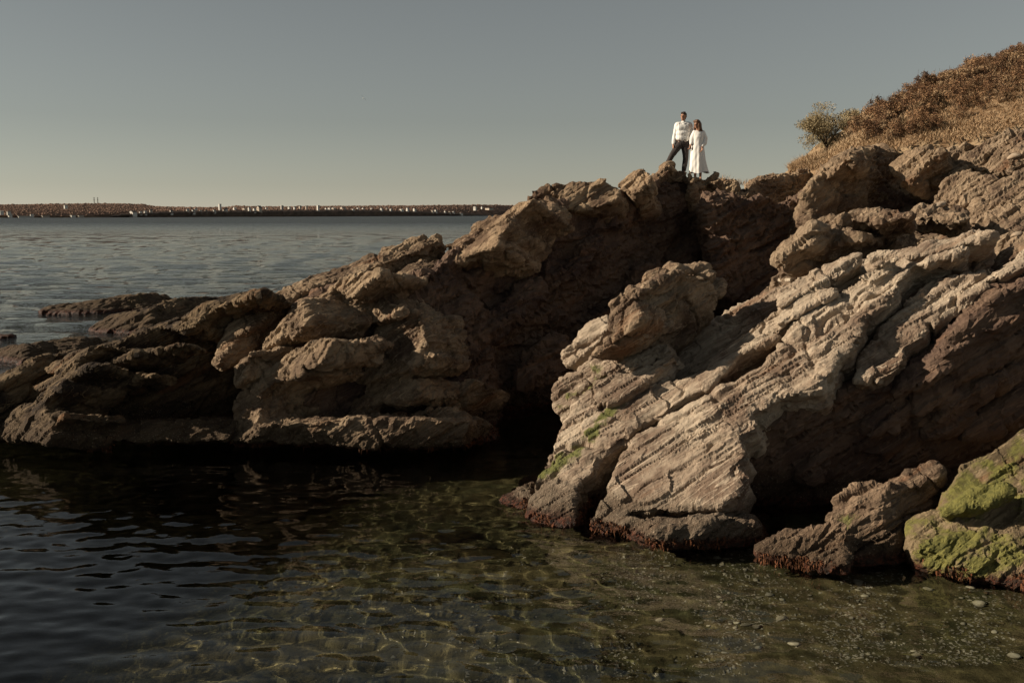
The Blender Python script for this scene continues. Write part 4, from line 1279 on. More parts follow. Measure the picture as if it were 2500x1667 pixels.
roots, hs_, hue = [], [], []
while len(roots) < 46000:
    u, w_ = rg.uniform(), rg.uniform() ** .85
    if w_ < .22 and rg.uniform() < .75 and u > .28:
        continue
    p = hill_point(u, w_)
    roots.append((p.x, p.y, p.z - .03))
    big_ = float(np.clip(.5 + .9 * math.sin(p.x * 1.7) * math.sin(p.y * 1.3 + p.x * .4), .15, 1.3))
    hs_.append((rg.uniform(.08, .22) + .18 * big_ * rg.uniform()) * (.55 if w_ < .25 else 1.0))
    hue.append(np.clip(.5 + .35 * math.sin(p.x * .9 + p.y * .5) + rg.normal(0, .22), 0, 1))
o = blades("dry_grass", np.array(roots), np.array(hs_), .011, .28, rg, np.array(hue), M_GRASS)
tag(o, "tawny dry grass covering the hillside at upper right", "grass", kind="stuff")
# straw lying at the foot of the slope and on the saddle
roots, hs_ = [], []
while len(roots) < 9000:
    u = rg.uniform(.0, 1)
    p = hill_point(u, rg.uniform(-.02, .22) if u > .25 else rg.uniform(-.05, .9))
    roots.append((p.x, p.y, p.z)); hs_.append(rg.uniform(.04, .16))
o = blades("straw", np.array(roots), np.array(hs_), .012, .9, rg, rg.uniform(.15, .8, len(roots)), M_GRASS)
tag(o, "pale trampled straw along the foot of the grassy hillside", "straw", kind="stuff")


def leaf_cloud(centers, radii, n_per, size, rg, flat=.9):
    """leaf quads spread through ellipsoids; returns verts, faces, hue"""
    vs_, hu = [], []
    for c_, r_ in zip(centers, radii):
        d = rg.normal(size=(n_per, 3)); d /= np.linalg.norm(d, axis=1)[:, None]
        rad = rg.uniform(.25, 1.0, n_per) ** .6
        p = np.array(c_) + d * rad[:, None] * np.array(r_)
        a_ = rg.normal(size=(n_per, 3)); a_ /= np.linalg.norm(a_, axis=1)[:, None]
        b_ = np.cross(a_, rg.normal(size=(n_per, 3))); b_ /= np.linalg.norm(b_, axis=1)[:, None]
        s = (size * rg.uniform(.6, 1.3, n_per))[:, None]
        vs_.append(np.stack([p - a_ * s, p - b_ * s * .45, p + a_ * s, p + b_ * s * .45], 1).reshape(-1, 3))
        hu.append(np.repeat(np.clip(rg.normal(.5, .22) + rg.normal(0, .18, n_per), 0, 1), 4))
    vv = np.concatenate(vs_)
    ff = np.arange(len(vv)).reshape(-1, 4)
    return vv, ff, np.concatenate(hu)


def tube(bm, a, b_, r0, r1, seg=6):
    d = b_ - a
    mt = Matrix.Translation((a + b_) / 2) @ d.to_track_quat('Z', 'Y').to_matrix().to_4x4()
    bmesh.ops.create_cone(bm, cap_ends=True, segments=seg, radius1=r0, radius2=r1, depth=d.length, matrix=mt)


def make_shrub(seed, mat, n_clumps=16, n_per=46, size=.030):
    r = np.random.default_rng(seed)
    cs, rs = [], []
    bm = bmesh.new()
    for k in range(n_clumps):
        a = r.uniform(0, 6.28); d = r.uniform(0, .42); z = r.uniform(.18, .72) * (1 - d * .55)
        c_ = V((math.cos(a) * d, math.sin(a) * d, z))
        cs.append(tuple(c_)); rs.append((r.uniform(.08, .17), r.uniform(.08, .17), r.uniform(.08, .18)))
        tube(bm, V((c_.x * .15, c_.y * .15, -.12)), c_ + V((0, 0, .06)), .010, .004, 4)
        if k % 3 == 0:
            tube(bm, c_, c_ + V((r.uniform(-.1, .1), r.uniform(-.1, .1), r.uniform(.15, .32))), .005, .003, 4)
    vv, ff, hu = leaf_cloud(cs, rs, n_per, size, r)
    me = mesh_np("leaves", vv, ff, False)
    attr(me, "hue", hu)
    me.materials.append(mat)
    tw = bpy.data.meshes.new("twigs"); bm.to_mesh(tw); bm.free(); tw.materials.append(M_TWIG)
    return me, tw


SHRUBS = [make_shrub(301, M_RUSSET), make_shrub(302, M_DARKLEAF), make_shrub(303, M_RUSSET), make_shrub(304, M_GRASS), make_shrub(305, M_DARKLEAF), make_shrub(306, M_RUSSET, 20)]


def shrub(p, s, k, lab, grp, name="shrub"):
    e = bpy.data.objects.new(name, None); COL.objects.link(e)
    e.location = p; e.rotation_euler = (0, 0, rnd.uniform(0, 6.28)); e.scale = (s * rnd.uniform(.9, 1.25), s * rnd.uniform(.9, 1.2), s * rnd.uniform(.75, 1.1))
    for nm, me in zip(("leaves", "twigs"), SHRUBS[k]):
        o = bpy.data.objects.new(nm, me); COL.objects.link(o); o.parent = e
    return tag(e, lab, "shrub", grp)


COLOURS = {0: "russet", 1: "dark brown", 2: "russet", 3: "tawny", 4: "dark brown", 5: "russet"}
cnt = 0
for k in range(900):
    if cnt >= 260:
        break
    u = rnd.uniform(.22, 1.0); w_ = rnd.uniform(.06, 1.0) if u < .5 else rnd.uniform(.10, 1.0)
    p = hill_point(u, w_)
    kk = rnd.choice([0, 2, 5, 0, 2, 5, 1, 4, 3, 3, 3, 3])
    if w_ < .12 and kk in (1, 4):
        continue
    s_ = rnd.uniform(.5, 1.0)
    high = "on the hillside skyline" if w_ > .86 else "high on the slope" if w_ > .62 else "halfway up the slope" if w_ > .36 else "low on the slope"
    side_ = "close to the olive tree" if u < .42 else "above the crag" if u < .56 else "right of the crag" if u < .72 else "toward the right edge" if u < .86 else "at the right edge"
    size = "big" if s_ > .82 else "middling" if s_ > .66 else "small"
    lab = size + " " + COLOURS[kk] + " shrub " + high + " " + side_
    shrub(p, s_, kk, lab, lab + ", alike ones")
    cnt += 1
# a few that stand out
for (x, y, Y, s, k, lab) in ((D5([(1830, 520)])[0] + (37.5, 1.3, 4, "largest dark brown bush in the middle of the hillside")), (D5([(1130, 600)])[0] + (37.6, .7, 1, "dark leafy shrub on the skyline just right of the olive tree")),
                             (D5([(2040, 262)])[0] + (41.8, .9, 5, "russet shrub at the highest point of the hillside skyline")), (D5([(1240, 740)])[0] + (33.0, .8, 4, "dark shrub low on the slope above the crag"))):
    shrub(P(x, y, Y), s, k, lab, "shrubs that stand out on the hillside")
# tall weed stalks against the sky
roots, hs_ = [], []
for k in range(420):
    p = hill_point(rg.uniform(.28, 1), rg.uniform(.8, 1.02))
    roots.append((p.x, p.y, p.z)); hs_.append(rg.uniform(.35, .8))
o = blades("weed_stalks", np.array(roots), np.array(hs_), .006, .10, rg, rg.uniform(0, .5, len(roots)), M_RUSSET, 0.1)
tag(o, "thin dry weed stalks standing along the hillside skyline", "stalks", kind="stuff")

# ---------------------------------------------------------------- small olive-green tree
def make_tree(x, y, Y, h, w, lab, seed, name="tree", n_cl=46):
    base = P(x, y, Y)
    r = np.random.default_rng(seed)
    e = bpy.data.objects.new(name, None); COL.objects.link(e); e.location = base
    bm = bmesh.new()
    fork = V((.03, 0, h * .22))
    tube(bm, V((0, 0, -.25)), fork, .055, .042, 8)
    cs, rs = [], []
    limbs = []
    for k in range(9):
        a = r.uniform(0, 6.28); out = r.uniform(.25, .8) * w * .5; zz = r.uniform(.38, .92) * h
        tip = V((math.cos(a) * out, math.sin(a) * out * .8, zz))
        mid = fork.lerp(tip, .5) + V((0, 0, .06))
        tube(bm, fork, mid, .026, .018, 6); tube(bm, mid, tip, .018, .007, 5)
        limbs.append((mid, tip))
    for k in range(n_cl):
        mid, tip = limbs[k % len(limbs)]
        c_ = mid.lerp(tip, r.uniform(.35, 1.08)) + V(tuple(r.normal(0, .10 * w, 3)))
        c_.z = max(c_.z, h * .24)
        # the outline leans: fuller at left foot and a peak right of centre
        if c_.z > h * .8 and c_.x < -.1 * w:
            c_.z *= .78
        cs.append(tuple(c_)); rs.append((r.uniform(.09, .17) * w, r.uniform(.08, .15) * w, r.uniform(.07, .13) * h))
    tr = bpy.data.meshes.new("trunk"); bm.to_mesh(tr); bm.free()
    link("trunk", tr, M_TWIG, e)
    vv, ff, hu = leaf_cloud(cs, rs, 230, .027, r)
    me = mesh_np("crown", vv, ff, False); attr(me, "hue", hu)
    link("crown", me, M_OLIVE, e)
    return tag(e, lab, "tree")


tx, ty = D5([(650, 915)])[0]
make_tree(tx, ty + 4, 34.2, 1.72, 2.05, "small olive-green bushy tree on the skyline at the left end of the hillside", 7, n_cl=80)
tx, ty = D5([(860, 770)])[0]
make_tree(tx, ty, 37.2, .95, 1.1, "smaller grey-green bush half hidden behind the hillside next to the tree", 8, "bush", 22)

# grass on the saddle right of the couple
roots, hs_ = [], []
for (x, y, Y, n_, sp, hh) in (Q4([(1335, 1300)])[0] + (29.8, 60, .14, .17), Q4([(1450, 1330)])[0] + (30.2, 80, .25, .12), Q4([(1560, 1350)])[0] + (30.8, 70, .25, .12), J4([(1210, 170)])[0] + (33.5, 50, .1, .25), J4([(700, 300)])[0] + (31.8, 60, .3, .1)):
    p = P(x, y, Y)
    for k in range(n_):
        roots.append((p.x + rg.normal(0, sp), p.y + rg.normal(0, sp), p.z - .08)); hs_.append(hh * rg.uniform(.5, 1.3) + .06)
o = blades("ridge_grass", np.array(roots), np.array(hs_), .006, .2, rg, rg.uniform(.1, .7, len(roots)), M_GRASS)
tag(o, "sparse thin grass stalks on the rock saddle right of the couple", "grass", kind="stuff")

# ---------------------------------------------------------------- people
def capsules(parts, voxel, smooth=2):
    """union of tapered capsules [(a, ra, b, rb)] and ellipsoids [(c, (rx,ry,rz))] as one surface"""
    pc = Pieces()
    for q in parts:
        if len(q) == 4:
            a, ra, b_, rb = V(q[0]), q[1], V(q[2]), q[3]
            pts = []
            ns = 10
            for c_, r_ in ((a, ra), (b_, rb)):
                for i in range(ns):
                    th = math.pi * (i + .5) / ns
                    for j in range(12):
                        ph = 2 * math.pi * j / 12
                        pts.append(c_ + V((math.sin(th) * math.cos(ph), math.sin(th) * math.sin(ph), math.cos(th))) * r_)
            pc.hull(pts)
        else:
            pc.blob(V(q[0]), q[1], q[2] if len(q) > 2 else (0, 0, 0))
    me = remesh(pc, voxel)
    v_ = smooth_co(me, get_co(me), smooth)
    me.vertices.foreach_set("co", v_.astype(np.float32).ravel()); me.update()
    me.polygons.foreach_set("use_smooth", np.ones(len(me.polygons), dtype=bool))
    return me


def wrinkle(me, amp, freq, seed, stretch=(1, 1, .45)):
    v_ = get_co(me); n_ = get_no(me)
    d = amp * ridged(v_ * freq * np.array(stretch), 2, seed)
    v_ += n_ * d[:, None]
    me.vertices.foreach_set("co", v_.astype(np.float32).ravel()); me.update()
    return me


def hand(wrist, direction, curl, palm_n, s=1.0, flip=1):
    """capsules of a relaxed hand: palm, four bent fingers of unequal length, thumb from the side"""
    d = V(direction).normalized(); n_ = V(palm_n); n_ = (n_ - d * n_.dot(d)).normalized(); sd = d.cross(n_) * flip
    w = V(wrist)
    out = [(tuple(w), .026 * s, tuple(w + d * .03), .030 * s), (tuple(w + d * .03 + sd * .018), .020 * s, tuple(w + d * .085 + sd * .024), .017 * s), (tuple(w + d * .03 - sd * .018), .020 * s, tuple(w + d * .08 - sd * .026), .016 * s)]
    for k, ln in enumerate((.070, .080, .074, .058)):
        o_ = w + d * (.085 - .004 * k) + sd * (.028 - .0187 * k)
        j1 = o_ + (d * math.cos(curl) + n_ * math.sin(curl)) * ln * .5
        j2 = j1 + (d * math.cos(curl * 2.1) + n_ * math.sin(curl * 2.1)) * ln * .5
        out += [(tuple(o_), .0095 * s, tuple(j1), .009 * s), (tuple(j1), .009 * s, tuple(j2), .0075 * s)]
    o_ = w + d * .03 + sd * .028
    j1 = o_ + (d * .7 + sd * .7).normalized() * .040
    j2 = j1 + (d * .9 + n_ * .35).normalized() * .030
    out += [(tuple(o_), .013 * s, tuple(j1), .0115 * s), (tuple(j1), .0115 * s, tuple(j2), .009 * s)]
    return out


def head_parts(c, yaw, s=1.0, tilt=0.0):
    """skull, jaw, nose, brow, ears around centre c, face turned by yaw (0 = towards the camera, + to the left of the picture)"""
    c = V(c)
    R_ = Matrix.Rotation(-yaw, 3, 'Z') @ Matrix.Rotation(tilt, 3, 'X')
    g = lambda x, y, z: tuple(c + R_ @ (V((x, y, z)) * s))
    e = lambda *a: tuple(q * s for q in a)
    rot = (tilt, 0, -yaw)
    return [(g(0, .012, .02), e(.074, .092, .098), rot), (g(0, -.035, -.055), e(.052, .056, .060), rot), (g(0, -.055, -.088), .024 * s, g(0, -.06, -.09), .022 * s),
            (g(0, -.086, .018), .010 * s, g(0, -.104, -.022), .014 * s), (g(-.03, -.078, .03), .012 * s, g(.03, -.078, .03), .012 * s), (g(-.02, -.083, -.06), .009 * s, g(.02, -.083, -.06), .009 * s),
            (g(-.075, .005, .0), e(.010, .022, .032), rot), (g(.075, .005, .0), e(.010, .022, .032), rot)], g


M_SKIN = simple_mat("skin", (0.40, 0.215, 0.135), 0.55, 30.0, (0.35, 0.18, 0.11))
M_SHIRT = simple_mat("white_shirt", (0.80, 0.78, 0.74), 0.85)
M_TROUSER = simple_mat("charcoal_trousers", (0.050, 0.040, 0.037), 0.85, 60.0, (0.032, 0.027, 0.026))
M_BELT = simple_mat("brown_belt", (0.10, 0.05, 0.03), 0.5)
M_BOOT = simple_mat("dark_boot", (0.035, 0.022, 0.016), 0.5)
M_HAIR = simple_mat("dark_hair", (0.018, 0.011, 0.008), 0.5, 60.0, (0.035, 0.02, 0.014))
M_HAIR2 = simple_mat("brown_hair", (0.085, 0.040, 0.020), 0.5, 40.0, (0.15, 0.075, 0.038))
M_DRESS = simple_mat("white_dress", (0.82, 0.79, 0.74), 0.9)
M_EYE = simple_mat("eye", (0.02, 0.015, 0.012), 0.3)
M_LIP = simple_mat("lips", (0.30, 0.10, 0.075), 0.5)

KQ = .1531 * 28.8 / FOCAL
MAN_AT = P(*Q4([(715, 1190)])[0], 28.8)
WOMAN_AT = P(*Q4([(945, 1262)])[0], 28.6)


def mq(x, z, y=0.0):
    return ((x - 715) * KQ, y, (1190 - z) * KQ)


# man
from mathutils.bvhtree import BVHTree
bvhs = [BVHTree.FromPolygons(get_co(o_.data).tolist(), [tuple(p_.vertices) for p_ in o_.data.polygons]) for o_ in (R_RIDGE,)]


def ground(p, reach=.6):
    hits = [h_[0].z for h_ in (b_.ray_cast(p + V((0, 0, reach)), V((0, 0, -1)), reach * 2) for b_ in bvhs) if h_[0] is not None]
    return max(hits) if hits else p.z


MAN_AT.z = ground(MAN_AT + V((-.01, -.03, 0))) - .005
WOMAN_AT.z = min(ground(WOMAN_AT + V((dx_, -.03, 0))) for dx_ in (-.085, .06)) + .01
print('FEET', MAN_AT, WOMAN_AT)
hd, g_ = head_parts(mq(688, 312, -.02), .55, 1.0, .05)
body = hd + [(mq(693, 372, .02), .052, mq(695, 425, .02), .062), (mq(610, 440), .075, mq(775, 440, .02), .075), (mq(650, 480, .0), .12, mq(730, 480, .01), .12),
             (mq(660, 560), .125, mq(715, 560), .125), (mq(655, 650), .12, mq(712, 650), .12), (mq(650, 715, .01), .125, mq(720, 715, .01), .125),
             # stepping leg, up on the higher rock
             (mq(640, 735, .02), .10, mq(520, 905, -.06), .066), (mq(520, 905, -.06), .064, mq(447, 1062, .10), .044), (mq(447, 1062, .10), .042, mq(405, 1085, .02), .036),
             # standing leg
             (mq(722, 740, .02), .10, mq(737, 950, -.03), .066), (mq(737, 950, -.03), .064, mq(716, 1150, .02), .044), (mq(716, 1165, .02), .040, mq(704, 1180, -.12), .034),
             # arms
             (mq(595, 445, .01), .060, mq(566, 590, .05), .045), (mq(566, 590, .05), .044, mq(540, 745, -.02), .032),
             (mq(797, 445, .03), .060, mq(826, 595, .05), .045), (mq(826, 595, .05), .044, mq(808, 735, -.05), .032)]
body += hand(mq(538, 750, -.03), (-.05, -.15, -1), .5, (1, 0, -.1), 1.0, 1)
body += hand(mq(806, 738, -.05), (-.12, -.1, -1), .75, (.6, -.7, 0), 1.0, 1)
MAN = link("person", capsules(body, .0085, 1), M_SKIN)
MAN.location = MAN_AT
tag(MAN, "man in white shirt and dark trousers standing on the ridge, one foot raised", "person", "couple on the ridge")
sh = capsules([(mq(607, 442), .090, mq(778, 442, .02), .090), (mq(648, 490), .140, mq(732, 490, .01), .140), (mq(655, 570), .142, mq(722, 570), .142), (mq(650, 640), .138, mq(722, 640), .138), (mq(655, 668), .128, mq(716, 668), .128),
               (mq(693, 405, .02), .072, mq(693, 425, .02), .085),
               (mq(597, 445, .01), .075, mq(566, 590, .05), .062), (mq(566, 590, .05), .062, mq(543, 725, -.01), .048), (mq(797, 445, .03), .075, mq(826, 595, .05), .062), (mq(826, 595, .05), .062, mq(810, 722, -.04), .046)], .011, 9)
SHIRT = link("shirt", wrinkle(sh, .010, 9.0, 3), M_SHIRT, MAN)
col = capsules([(mq(655, 405, -.04), .020, mq(690, 432, -.10), .014), (mq(733, 405, -.03), .020, mq(694, 432, -.10), .014), (mq(655, 402, .02), .022, mq(690, 396, .09), .022), (mq(733, 402, .02), .022, mq(695, 396, .09), .022)], .009, 1)
link("collar", col, M_SHIRT, SHIRT)
for q in range(4):
    link("button", capsules([(mq(690 - q, 470 + 45 * q, -.150), .008, mq(690 - q, 471 + 45 * q, -.152), .008)], .004, 1), M_WHITE, SHIRT)
tr = capsules([(mq(652, 690, .01), .128, mq(718, 690, .01), .128), (mq(648, 725, .01), .130, mq(722, 725, .01), .130), (mq(640, 740, .02), .115, mq(520, 905, -.06), .080), (mq(520, 905, -.06), .080, mq(452, 1050, .09), .062),
               (mq(722, 745, .02), .115, mq(737, 950, -.03), .080), (mq(737, 950, -.03), .080, mq(716, 1140, .02), .062)], .011, 2)
TROUSERS = link("trousers", wrinkle(tr, .007, 10.0, 5), M_TROUSER, MAN)
bl = capsules([(mq(650, 678, .01), .134, mq(718, 678, .01), .134)], .012, 1)
v_ = get_co(bl); zc = mq(0, 678)[2]; v_[:, 2] = zc + np.clip(v_[:, 2] - zc, -.018, .018)
bl.vertices.foreach_set("co", v_.astype(np.float32).ravel()); bl.update()
link("belt", bl, M_BELT, TROUSERS)
for pts in (((mq(447, 1066, .10), .048, mq(446, 1078, .10), .048), (mq(446, 1080, .10), .044, mq(400, 1090, .00), .036)), ((mq(716, 1150, .02), .050, mq(716, 1168, .02), .048), (mq(716, 1172, .02), .042, mq(700, 1180, -.13), .036))):
    link("boot", capsules(list(pts), .010, 1), M_BOOT, MAN)
hr = capsules([(g_(0, .03, .040), (.080, .090, .084), (0, 0, -.55)), (g_(-.03, -.045, .088), .024, g_(.035, -.05, .092), .022), (g_(-.04, -.01, .098), .028, g_(.04, -.01, .102), .028), (g_(0, .09, -.02), .045, g_(0, .085, -.05), .035),
               (g_(-.066, .02, .03), .022, g_(-.068, .03, -.01), .018), (g_(.066, .02, .03), .022, g_(.068, .03, -.01), .018)], .010, 1)
link("hair", wrinkle(hr, .012, 26.0, 7), M_HAIR, MAN)
for sx_ in (-.031, .031):
    link("eye", capsules([(g_(sx_, -.079, .012), .0095, g_(sx_ * 1.1, -.079, .012), .0095)], .004, 1), M_EYE, MAN)
link("mouth", capsules([(g_(-.018, -.091, -.058), .006, g_(.018, -.091, -.058), .006)], .004, 1), M_LIP, MAN)


# woman
def wq(x, z, y=0.0):
    return ((x - 945) * KQ, y, (1262 - z) * KQ)


hd, g2 = head_parts(wq(905, 428, -.01), .75, .94, .12)
body = hd + [(wq(917, 480, .03), .046, wq(925, 530, .03), .056), (wq(880, 555, .02), .045, wq(990, 555, .03), .045), (wq(905, 600, .02), .082, wq(960, 600, .02), .082), (wq(910, 690, .02), .08, wq(950, 690, .02), .08), (wq(905, 780, .02), .10, wq(955, 780, .02), .10),
             (wq(900, 820, .02), .075, wq(897, 1020, .02), .055), (wq(897, 1020, .0), .058, wq(898, 1215, .02), .036), (wq(898, 1228, .02), .034, wq(890, 1250, -.10), .028),
             (wq(960, 820, .02), .075, wq(975, 1020, .02), .055), (wq(978, 1020, .01), .058, wq(982, 1220, .04), .036), (wq(982, 1235, .04), .034, wq(974, 1258, -.08), .028),
             (wq(868, 550, .02), .050, wq(840, 665, .03), .038), (wq(840, 665, .03), .037, wq(812, 752, -.04), .027),
             (wq(1005, 552, .04), .050, wq(1035, 680, .05), .038), (wq(1035, 680, .05), .037, wq(983, 778, -.10), .027)]
body += hand(wq(812, 752, -.04), (-.25, -.1, -1), .75, (-.6, .5, 0), .9, 1)
body += hand(wq(982, 780, -.10), (-.30, -.1, -1), .35, (-.8, -.5, 0), .92, -1)
WOMAN = link("person", capsules(body, .0085, 1), M_SKIN)
WOMAN.location = WOMAN_AT
tag(WOMAN, "woman with long wavy brown hair in a long white dress, holding the man's hand", "person", "couple on the ridge")
# dress: rings with folds, hem blown a little to the right
rings = [(522, 922, 50, .060), (540, 932, 92, .085), (575, 932, 94, .115), (620, 932, 88, .135), (680, 930, 86, .125), (740, 930, 92, .135), (820, 930, 104, .145), (920, 932, 112, .16), (1020, 934, 118, .175), (1100, 937, 126, .185), (1165, 938, 132, .19)]
zs = [r[0] for r in rings]
vv = []
NS, NR_ = 72, 60
for i in range(NR_):
    t_ = i / (NR_ - 1)
    z = zs[0] + (zs[-1] - zs[0]) * t_
    cx_ = np.interp(z, zs, [r[1] for r in rings]); rx = np.interp(z, zs, [r[2] for r in rings]) * KQ; ry = np.interp(z, zs, [r[3] for r in rings])
    fold = max(0, (z - 640) / 525)
    for j in range(NS):
        a = 2 * math.pi * j / NS
        k = 1 + fold * (.075 * math.sin(a * 7 + .9 * math.sin(z * .006)) + .05 * math.sin(a * 12 + 1.3)) + .012 * math.sin(a * 9 + z * .05)
        hem = 14 * fold * fold * math.sin(a * 3 + .6)
        blow = (.07 * fold ** 3) * max(0, math.cos(a))
        p = wq(cx_, z + (hem if i == NR_ - 1 else hem * t_ ** 4), .02)
        vv.append((p[0] + math.cos(a) * rx * k + blow, p[1] + math.sin(a) * ry * k, p[2]))
ff = [(i * NS + j, i * NS + (j + 1) % NS, (i + 1) * NS + (j + 1) % NS, (i + 1) * NS + j) for i in range(NR_ - 1) for j in range(NS)]
dr = link("dress", mesh_np("dress", vv, np.array(ff)), M_DRESS, WOMAN)
for nm, pts in (("sleeve", [(wq(875, 552, .02), .066, wq(845, 640, .03), .078), (wq(845, 640, .03), .078, wq(822, 722, -.02), .046)]), ("sleeve", [(wq(1000, 550, .03), .072, wq(1030, 640, .05), .088), (wq(1030, 640, .05), .088, wq(1022, 705, .0), .080), (wq(1022, 705, .0), .078, wq(992, 760, -.08), .044)])):
    link(nm, wrinkle(capsules(pts, .010, 2), .010, 10.0, 9), M_DRESS, dr)
hr = capsules([(g2(0, .03, .045), (.086, .094, .088), (0, 0, -.75)), (g2(-.05, -.035, .09), .036, g2(.04, -.03, .10), .036), (g2(.070, .0, .03), .034, g2(.085, -.01, -.09), .036), (g2(.085, -.01, -.09), .036, g2(.078, -.02, -.19), .026),
               (g2(.05, .07, .0), .055, g2(.07, .07, -.15), .045), (g2(0, .09, .0), .060, g2(.02, .10, -.17), .050), (g2(-.05, .07, .0), .050, g2(-.06, .06, -.14), .035), (g2(-.072, .0, .03), .026, g2(-.082, -.015, -.10), .026),
               (g2(-.082, -.015, -.10), .026, g2(-.07, -.03, -.19), .018), (g2(.07, .07, -.15), .042, g2(.11, .06, -.20), .026)], .010, 1)
link("hair", wrinkle(hr, .014, 20.0, 11), M_HAIR2, WOMAN)
for sx_ in (-.029, .029):
    link("eye", capsules([(g2(sx_, -.079, .012), .0085, g2(sx_ * 1.1, -.079, .012), .0085)], .004, 1), M_EYE, WOMAN)
link("mouth", capsules([(g2(-.016, -.091, -.058), .006, g2(.016, -.091, -.058), .006)], .004, 1), M_LIP, WOMAN)

# ---------------------------------------------------------------- gull
gp = P(887, 240, 190.0)
bm = bmesh.new()
bmesh.ops.create_icosphere(bm, subdivisions=2, radius=1.0, matrix=Matrix.Diagonal((.24, .09, .085, 1)))
tube(bm, V((-.20, 0, .02)), V((-.30, 0, .03)), .055, .03, 8)
me = bpy.data.meshes.new("gull"); bm.to_mesh(me); bm.free()
GULL = link("gull", me, M_WHITE)
GULL.location = gp; GULL.rotation_euler = Matrix.Rotation(math.radians(50), 3, 'Y').to_4x4().to_3x3().__matmul__(Matrix.Rotation(math.radians(-80), 3, 'Z')).to_euler()
tag(GULL, "tiny white gull gliding high in the sky left of centre", "bird")
for s_ in (-1, 1):
    wv = [(-.10, s_ * .06, .03), (.10, s_ * .06, .03), (.08, s_ * .35, .16), (-.10, s_ * .35, .17), (.10, s_ * .70, .12), (.02, s_ * .70, .13)]
    wv = wv + [(a, b_, c_ - .02) for a, b_, c_ in wv]
    wf = [(0, 1, 2, 3), (3, 2, 4, 5), (9, 8, 7, 6), (11, 10, 8, 9), (0, 6, 7, 1), (1, 7, 8, 2), (2, 8, 10, 4), (4, 10, 11, 5), (5, 11, 9, 3), (3, 9, 6, 0)]
    wm = bpy.data.meshes.new("wing"); wm.from_pydata(wv, [], wf)
    link("wing", wm, M_WHITE, GULL)
tv = [(.20, -.03, .01), (.20, .03, .01), (.36, .07, .02), (.36, -.07, .02)]
tm = bpy.data.meshes.new("tail"); tm.from_pydata(tv + [(a, b_, c_ - .015) for a, b_, c_ in tv], [], [(0, 1, 2, 3), (7, 6, 5, 4), (0, 4, 5, 1), (1, 5, 6, 2), (2, 6, 7, 3), (3, 7, 4, 0)])
link("tail", tm, M_WHITE, GULL)

# ---------------------------------------------------------------- weed fringe, loose stones, driftwood
rg = np.random.default_rng(33)
rt, dr_, hh_ = [], [], []
for o_, cnt_ in ((R_NEAR, 5200), (R_BOULD, 3600), (R_LOBES, 4200), (R_LEFT, 1600), (R_ALG, 1800)):
    co = get_co(o_.data); no = get_no(o_.data)
    ok = np.where((co[:, 2] > -.03) & (co[:, 2] < .20) & (no[:, 1] < .2) & (no[:, 2] > -.75))[0]
    if len(ok) == 0:
        continue
    pk = rg.choice(ok, cnt_)
    clump = fbm(co[pk] * 2.3, 2, 3)
    pk = pk[clump > -.12]
    rt.append(co[pk]); dr_.append(no[pk]); hh_.append(rg.uniform(.03, .10, len(pk)))
rt, dr_, hh_ = np.concatenate(rt), np.concatenate(dr_), np.concatenate(hh_)
n_ = len(rt)
az = rg.normal(size=(n_, 3)); side = np.cross(az, dr_); side /= np.linalg.norm(side, axis=1)[:, None] + 1e-6
wd = rg.uniform(.006, .014, n_)[:, None]
mid = rt + dr_ * (hh_ * .45)[:, None] + rg.normal(0, .008, (n_, 3))
tip = rt + dr_ * (hh_ * .55)[:, None] + np.array([0, 0, -1.0]) * (hh_ * .8)[:, None] + rg.normal(0, .015, (n_, 3))
vv = np.stack([rt - side * wd, rt + side * wd, mid + side * wd, mid - side * wd, tip], 1).reshape(-1, 3)
i = np.arange(n_)[:, None] * 5
me = mesh_np("rockweed", vv, np.concatenate([i + np.array([[0, 1, 2]]), i + np.array([[0, 2, 3]]), i + np.array([[3, 2, 4]])]), False)
attr(me, "hue", np.repeat(rg.uniform(0, 1, n_), 5))
M_WEED = leaf_material("brown_rockweed", [(0.035, 0.015, 0.008), (0.085, 0.036, 0.016), (0.16, 0.062, 0.028)])
o = link("rockweed", me, M_WEED)
tag(o, "red-brown rockweed fringe hanging along the waterline of the rocks", "seaweed", kind="stuff")

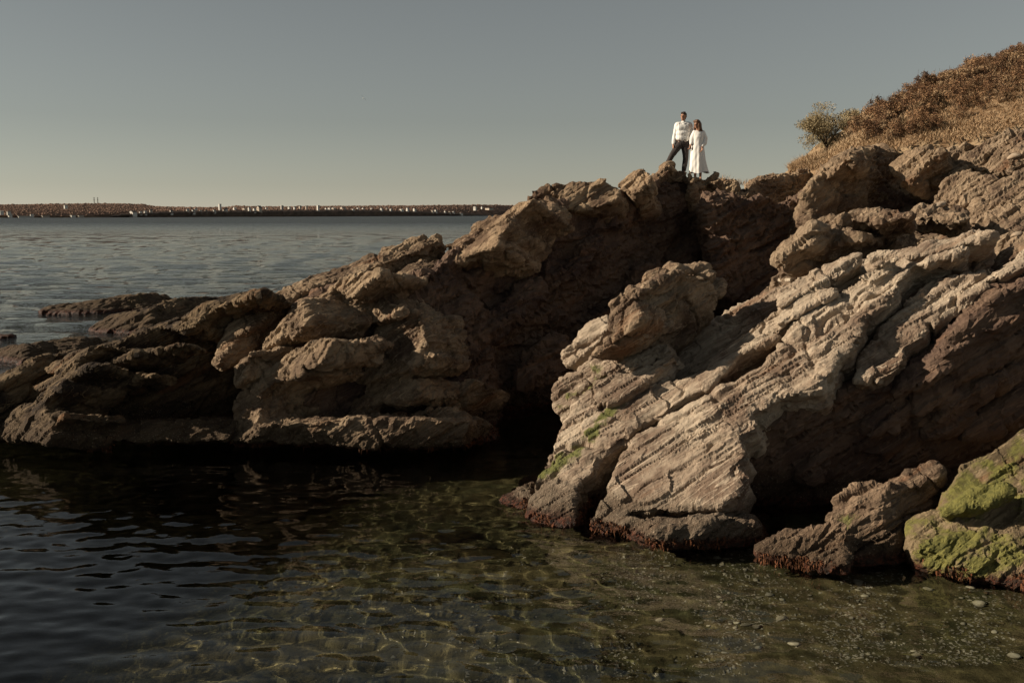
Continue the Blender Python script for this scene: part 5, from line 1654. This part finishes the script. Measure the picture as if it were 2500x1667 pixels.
slope_bvh = BVHTree.FromPolygons(get_co(R_SLOPE.data).tolist(), [tuple(p_.vertices) for p_ in R_SLOPE.data.polygons])
near_bvh = BVHTree.FromPolygons(get_co(R_NEAR.data).tolist(), [tuple(p_.vertices) for p_ in R_NEAR.data.polygons])


def on_rock(x, y):
    d = ray(x, y).normalized()
    hits = [h_ for h_ in (b_.ray_cast(EYE, d) for b_ in (slope_bvh, near_bvh)) if h_[0] is not None]
    return min(hits, key=lambda h_: h_[3])[0] if hits else P(x, y, 20)


M_LOOSE = simple_mat("loose_stone", (0.42, 0.34, 0.25), 0.9, 6.0, (0.30, 0.22, 0.15), bump=.02)
for k, (x, y, w, lab) in enumerate((K4([(1030, 800)])[0] + (22, "small pale loose stone on the orange beds"), K4([(1510, 1075)])[0] + (110, "long pale loose block at the right edge below the orange beds"),
                                    K4([(760, 800)])[0] + (150, "flat pale loose slab lying on the ledge above the dark hollow"), K4([(1250, 1270)])[0] + (95, "narrow pinkish stone lying in the shadow at the right"),
                                    K4([(1480, 330)])[0] + (150, "smooth cream boulder at the right edge below the hillside"))):
    p = on_rock(x, y)
    me = stone_mesh(60 + k, 3); me.materials.append(M_LOOSE)
    o = link("loose_stone", me)
    s_ = w * .2551 * p.y / FOCAL * .5
    o.location = p + V((0, .05, s_ * .15)); o.scale = (s_, s_ * .7, s_ * .36); o.rotation_euler = (0, -.35, .2)
    tag(o, lab, "stone", "loose stones on the rocky slope")
a_, b2 = on_rock(*J4([(985, 1522)])[0]), on_rock(*J4([(1130, 1528)])[0])
bm = bmesh.new()
mid = (a_ + b2) / 2 + V((0, 0, .06))
tube(bm, a_ + V((0, -.03, .06)), mid, .040, .050, 9); tube(bm, mid, b2 + V((0, -.03, .07)), .050, .034, 9)
tube(bm, mid, mid + V((.12, -.03, .10)), .016, .008, 6)
me = bpy.data.meshes.new("driftwood"); bm.to_mesh(me); bm.free()
o = link("driftwood", me, simple_mat("bleached_wood", (0.46, 0.39, 0.30), 0.85, 20.0, (0.34, 0.28, 0.21)))
tag(o, "bleached driftwood log lying in a hollow of the rocks", "log")
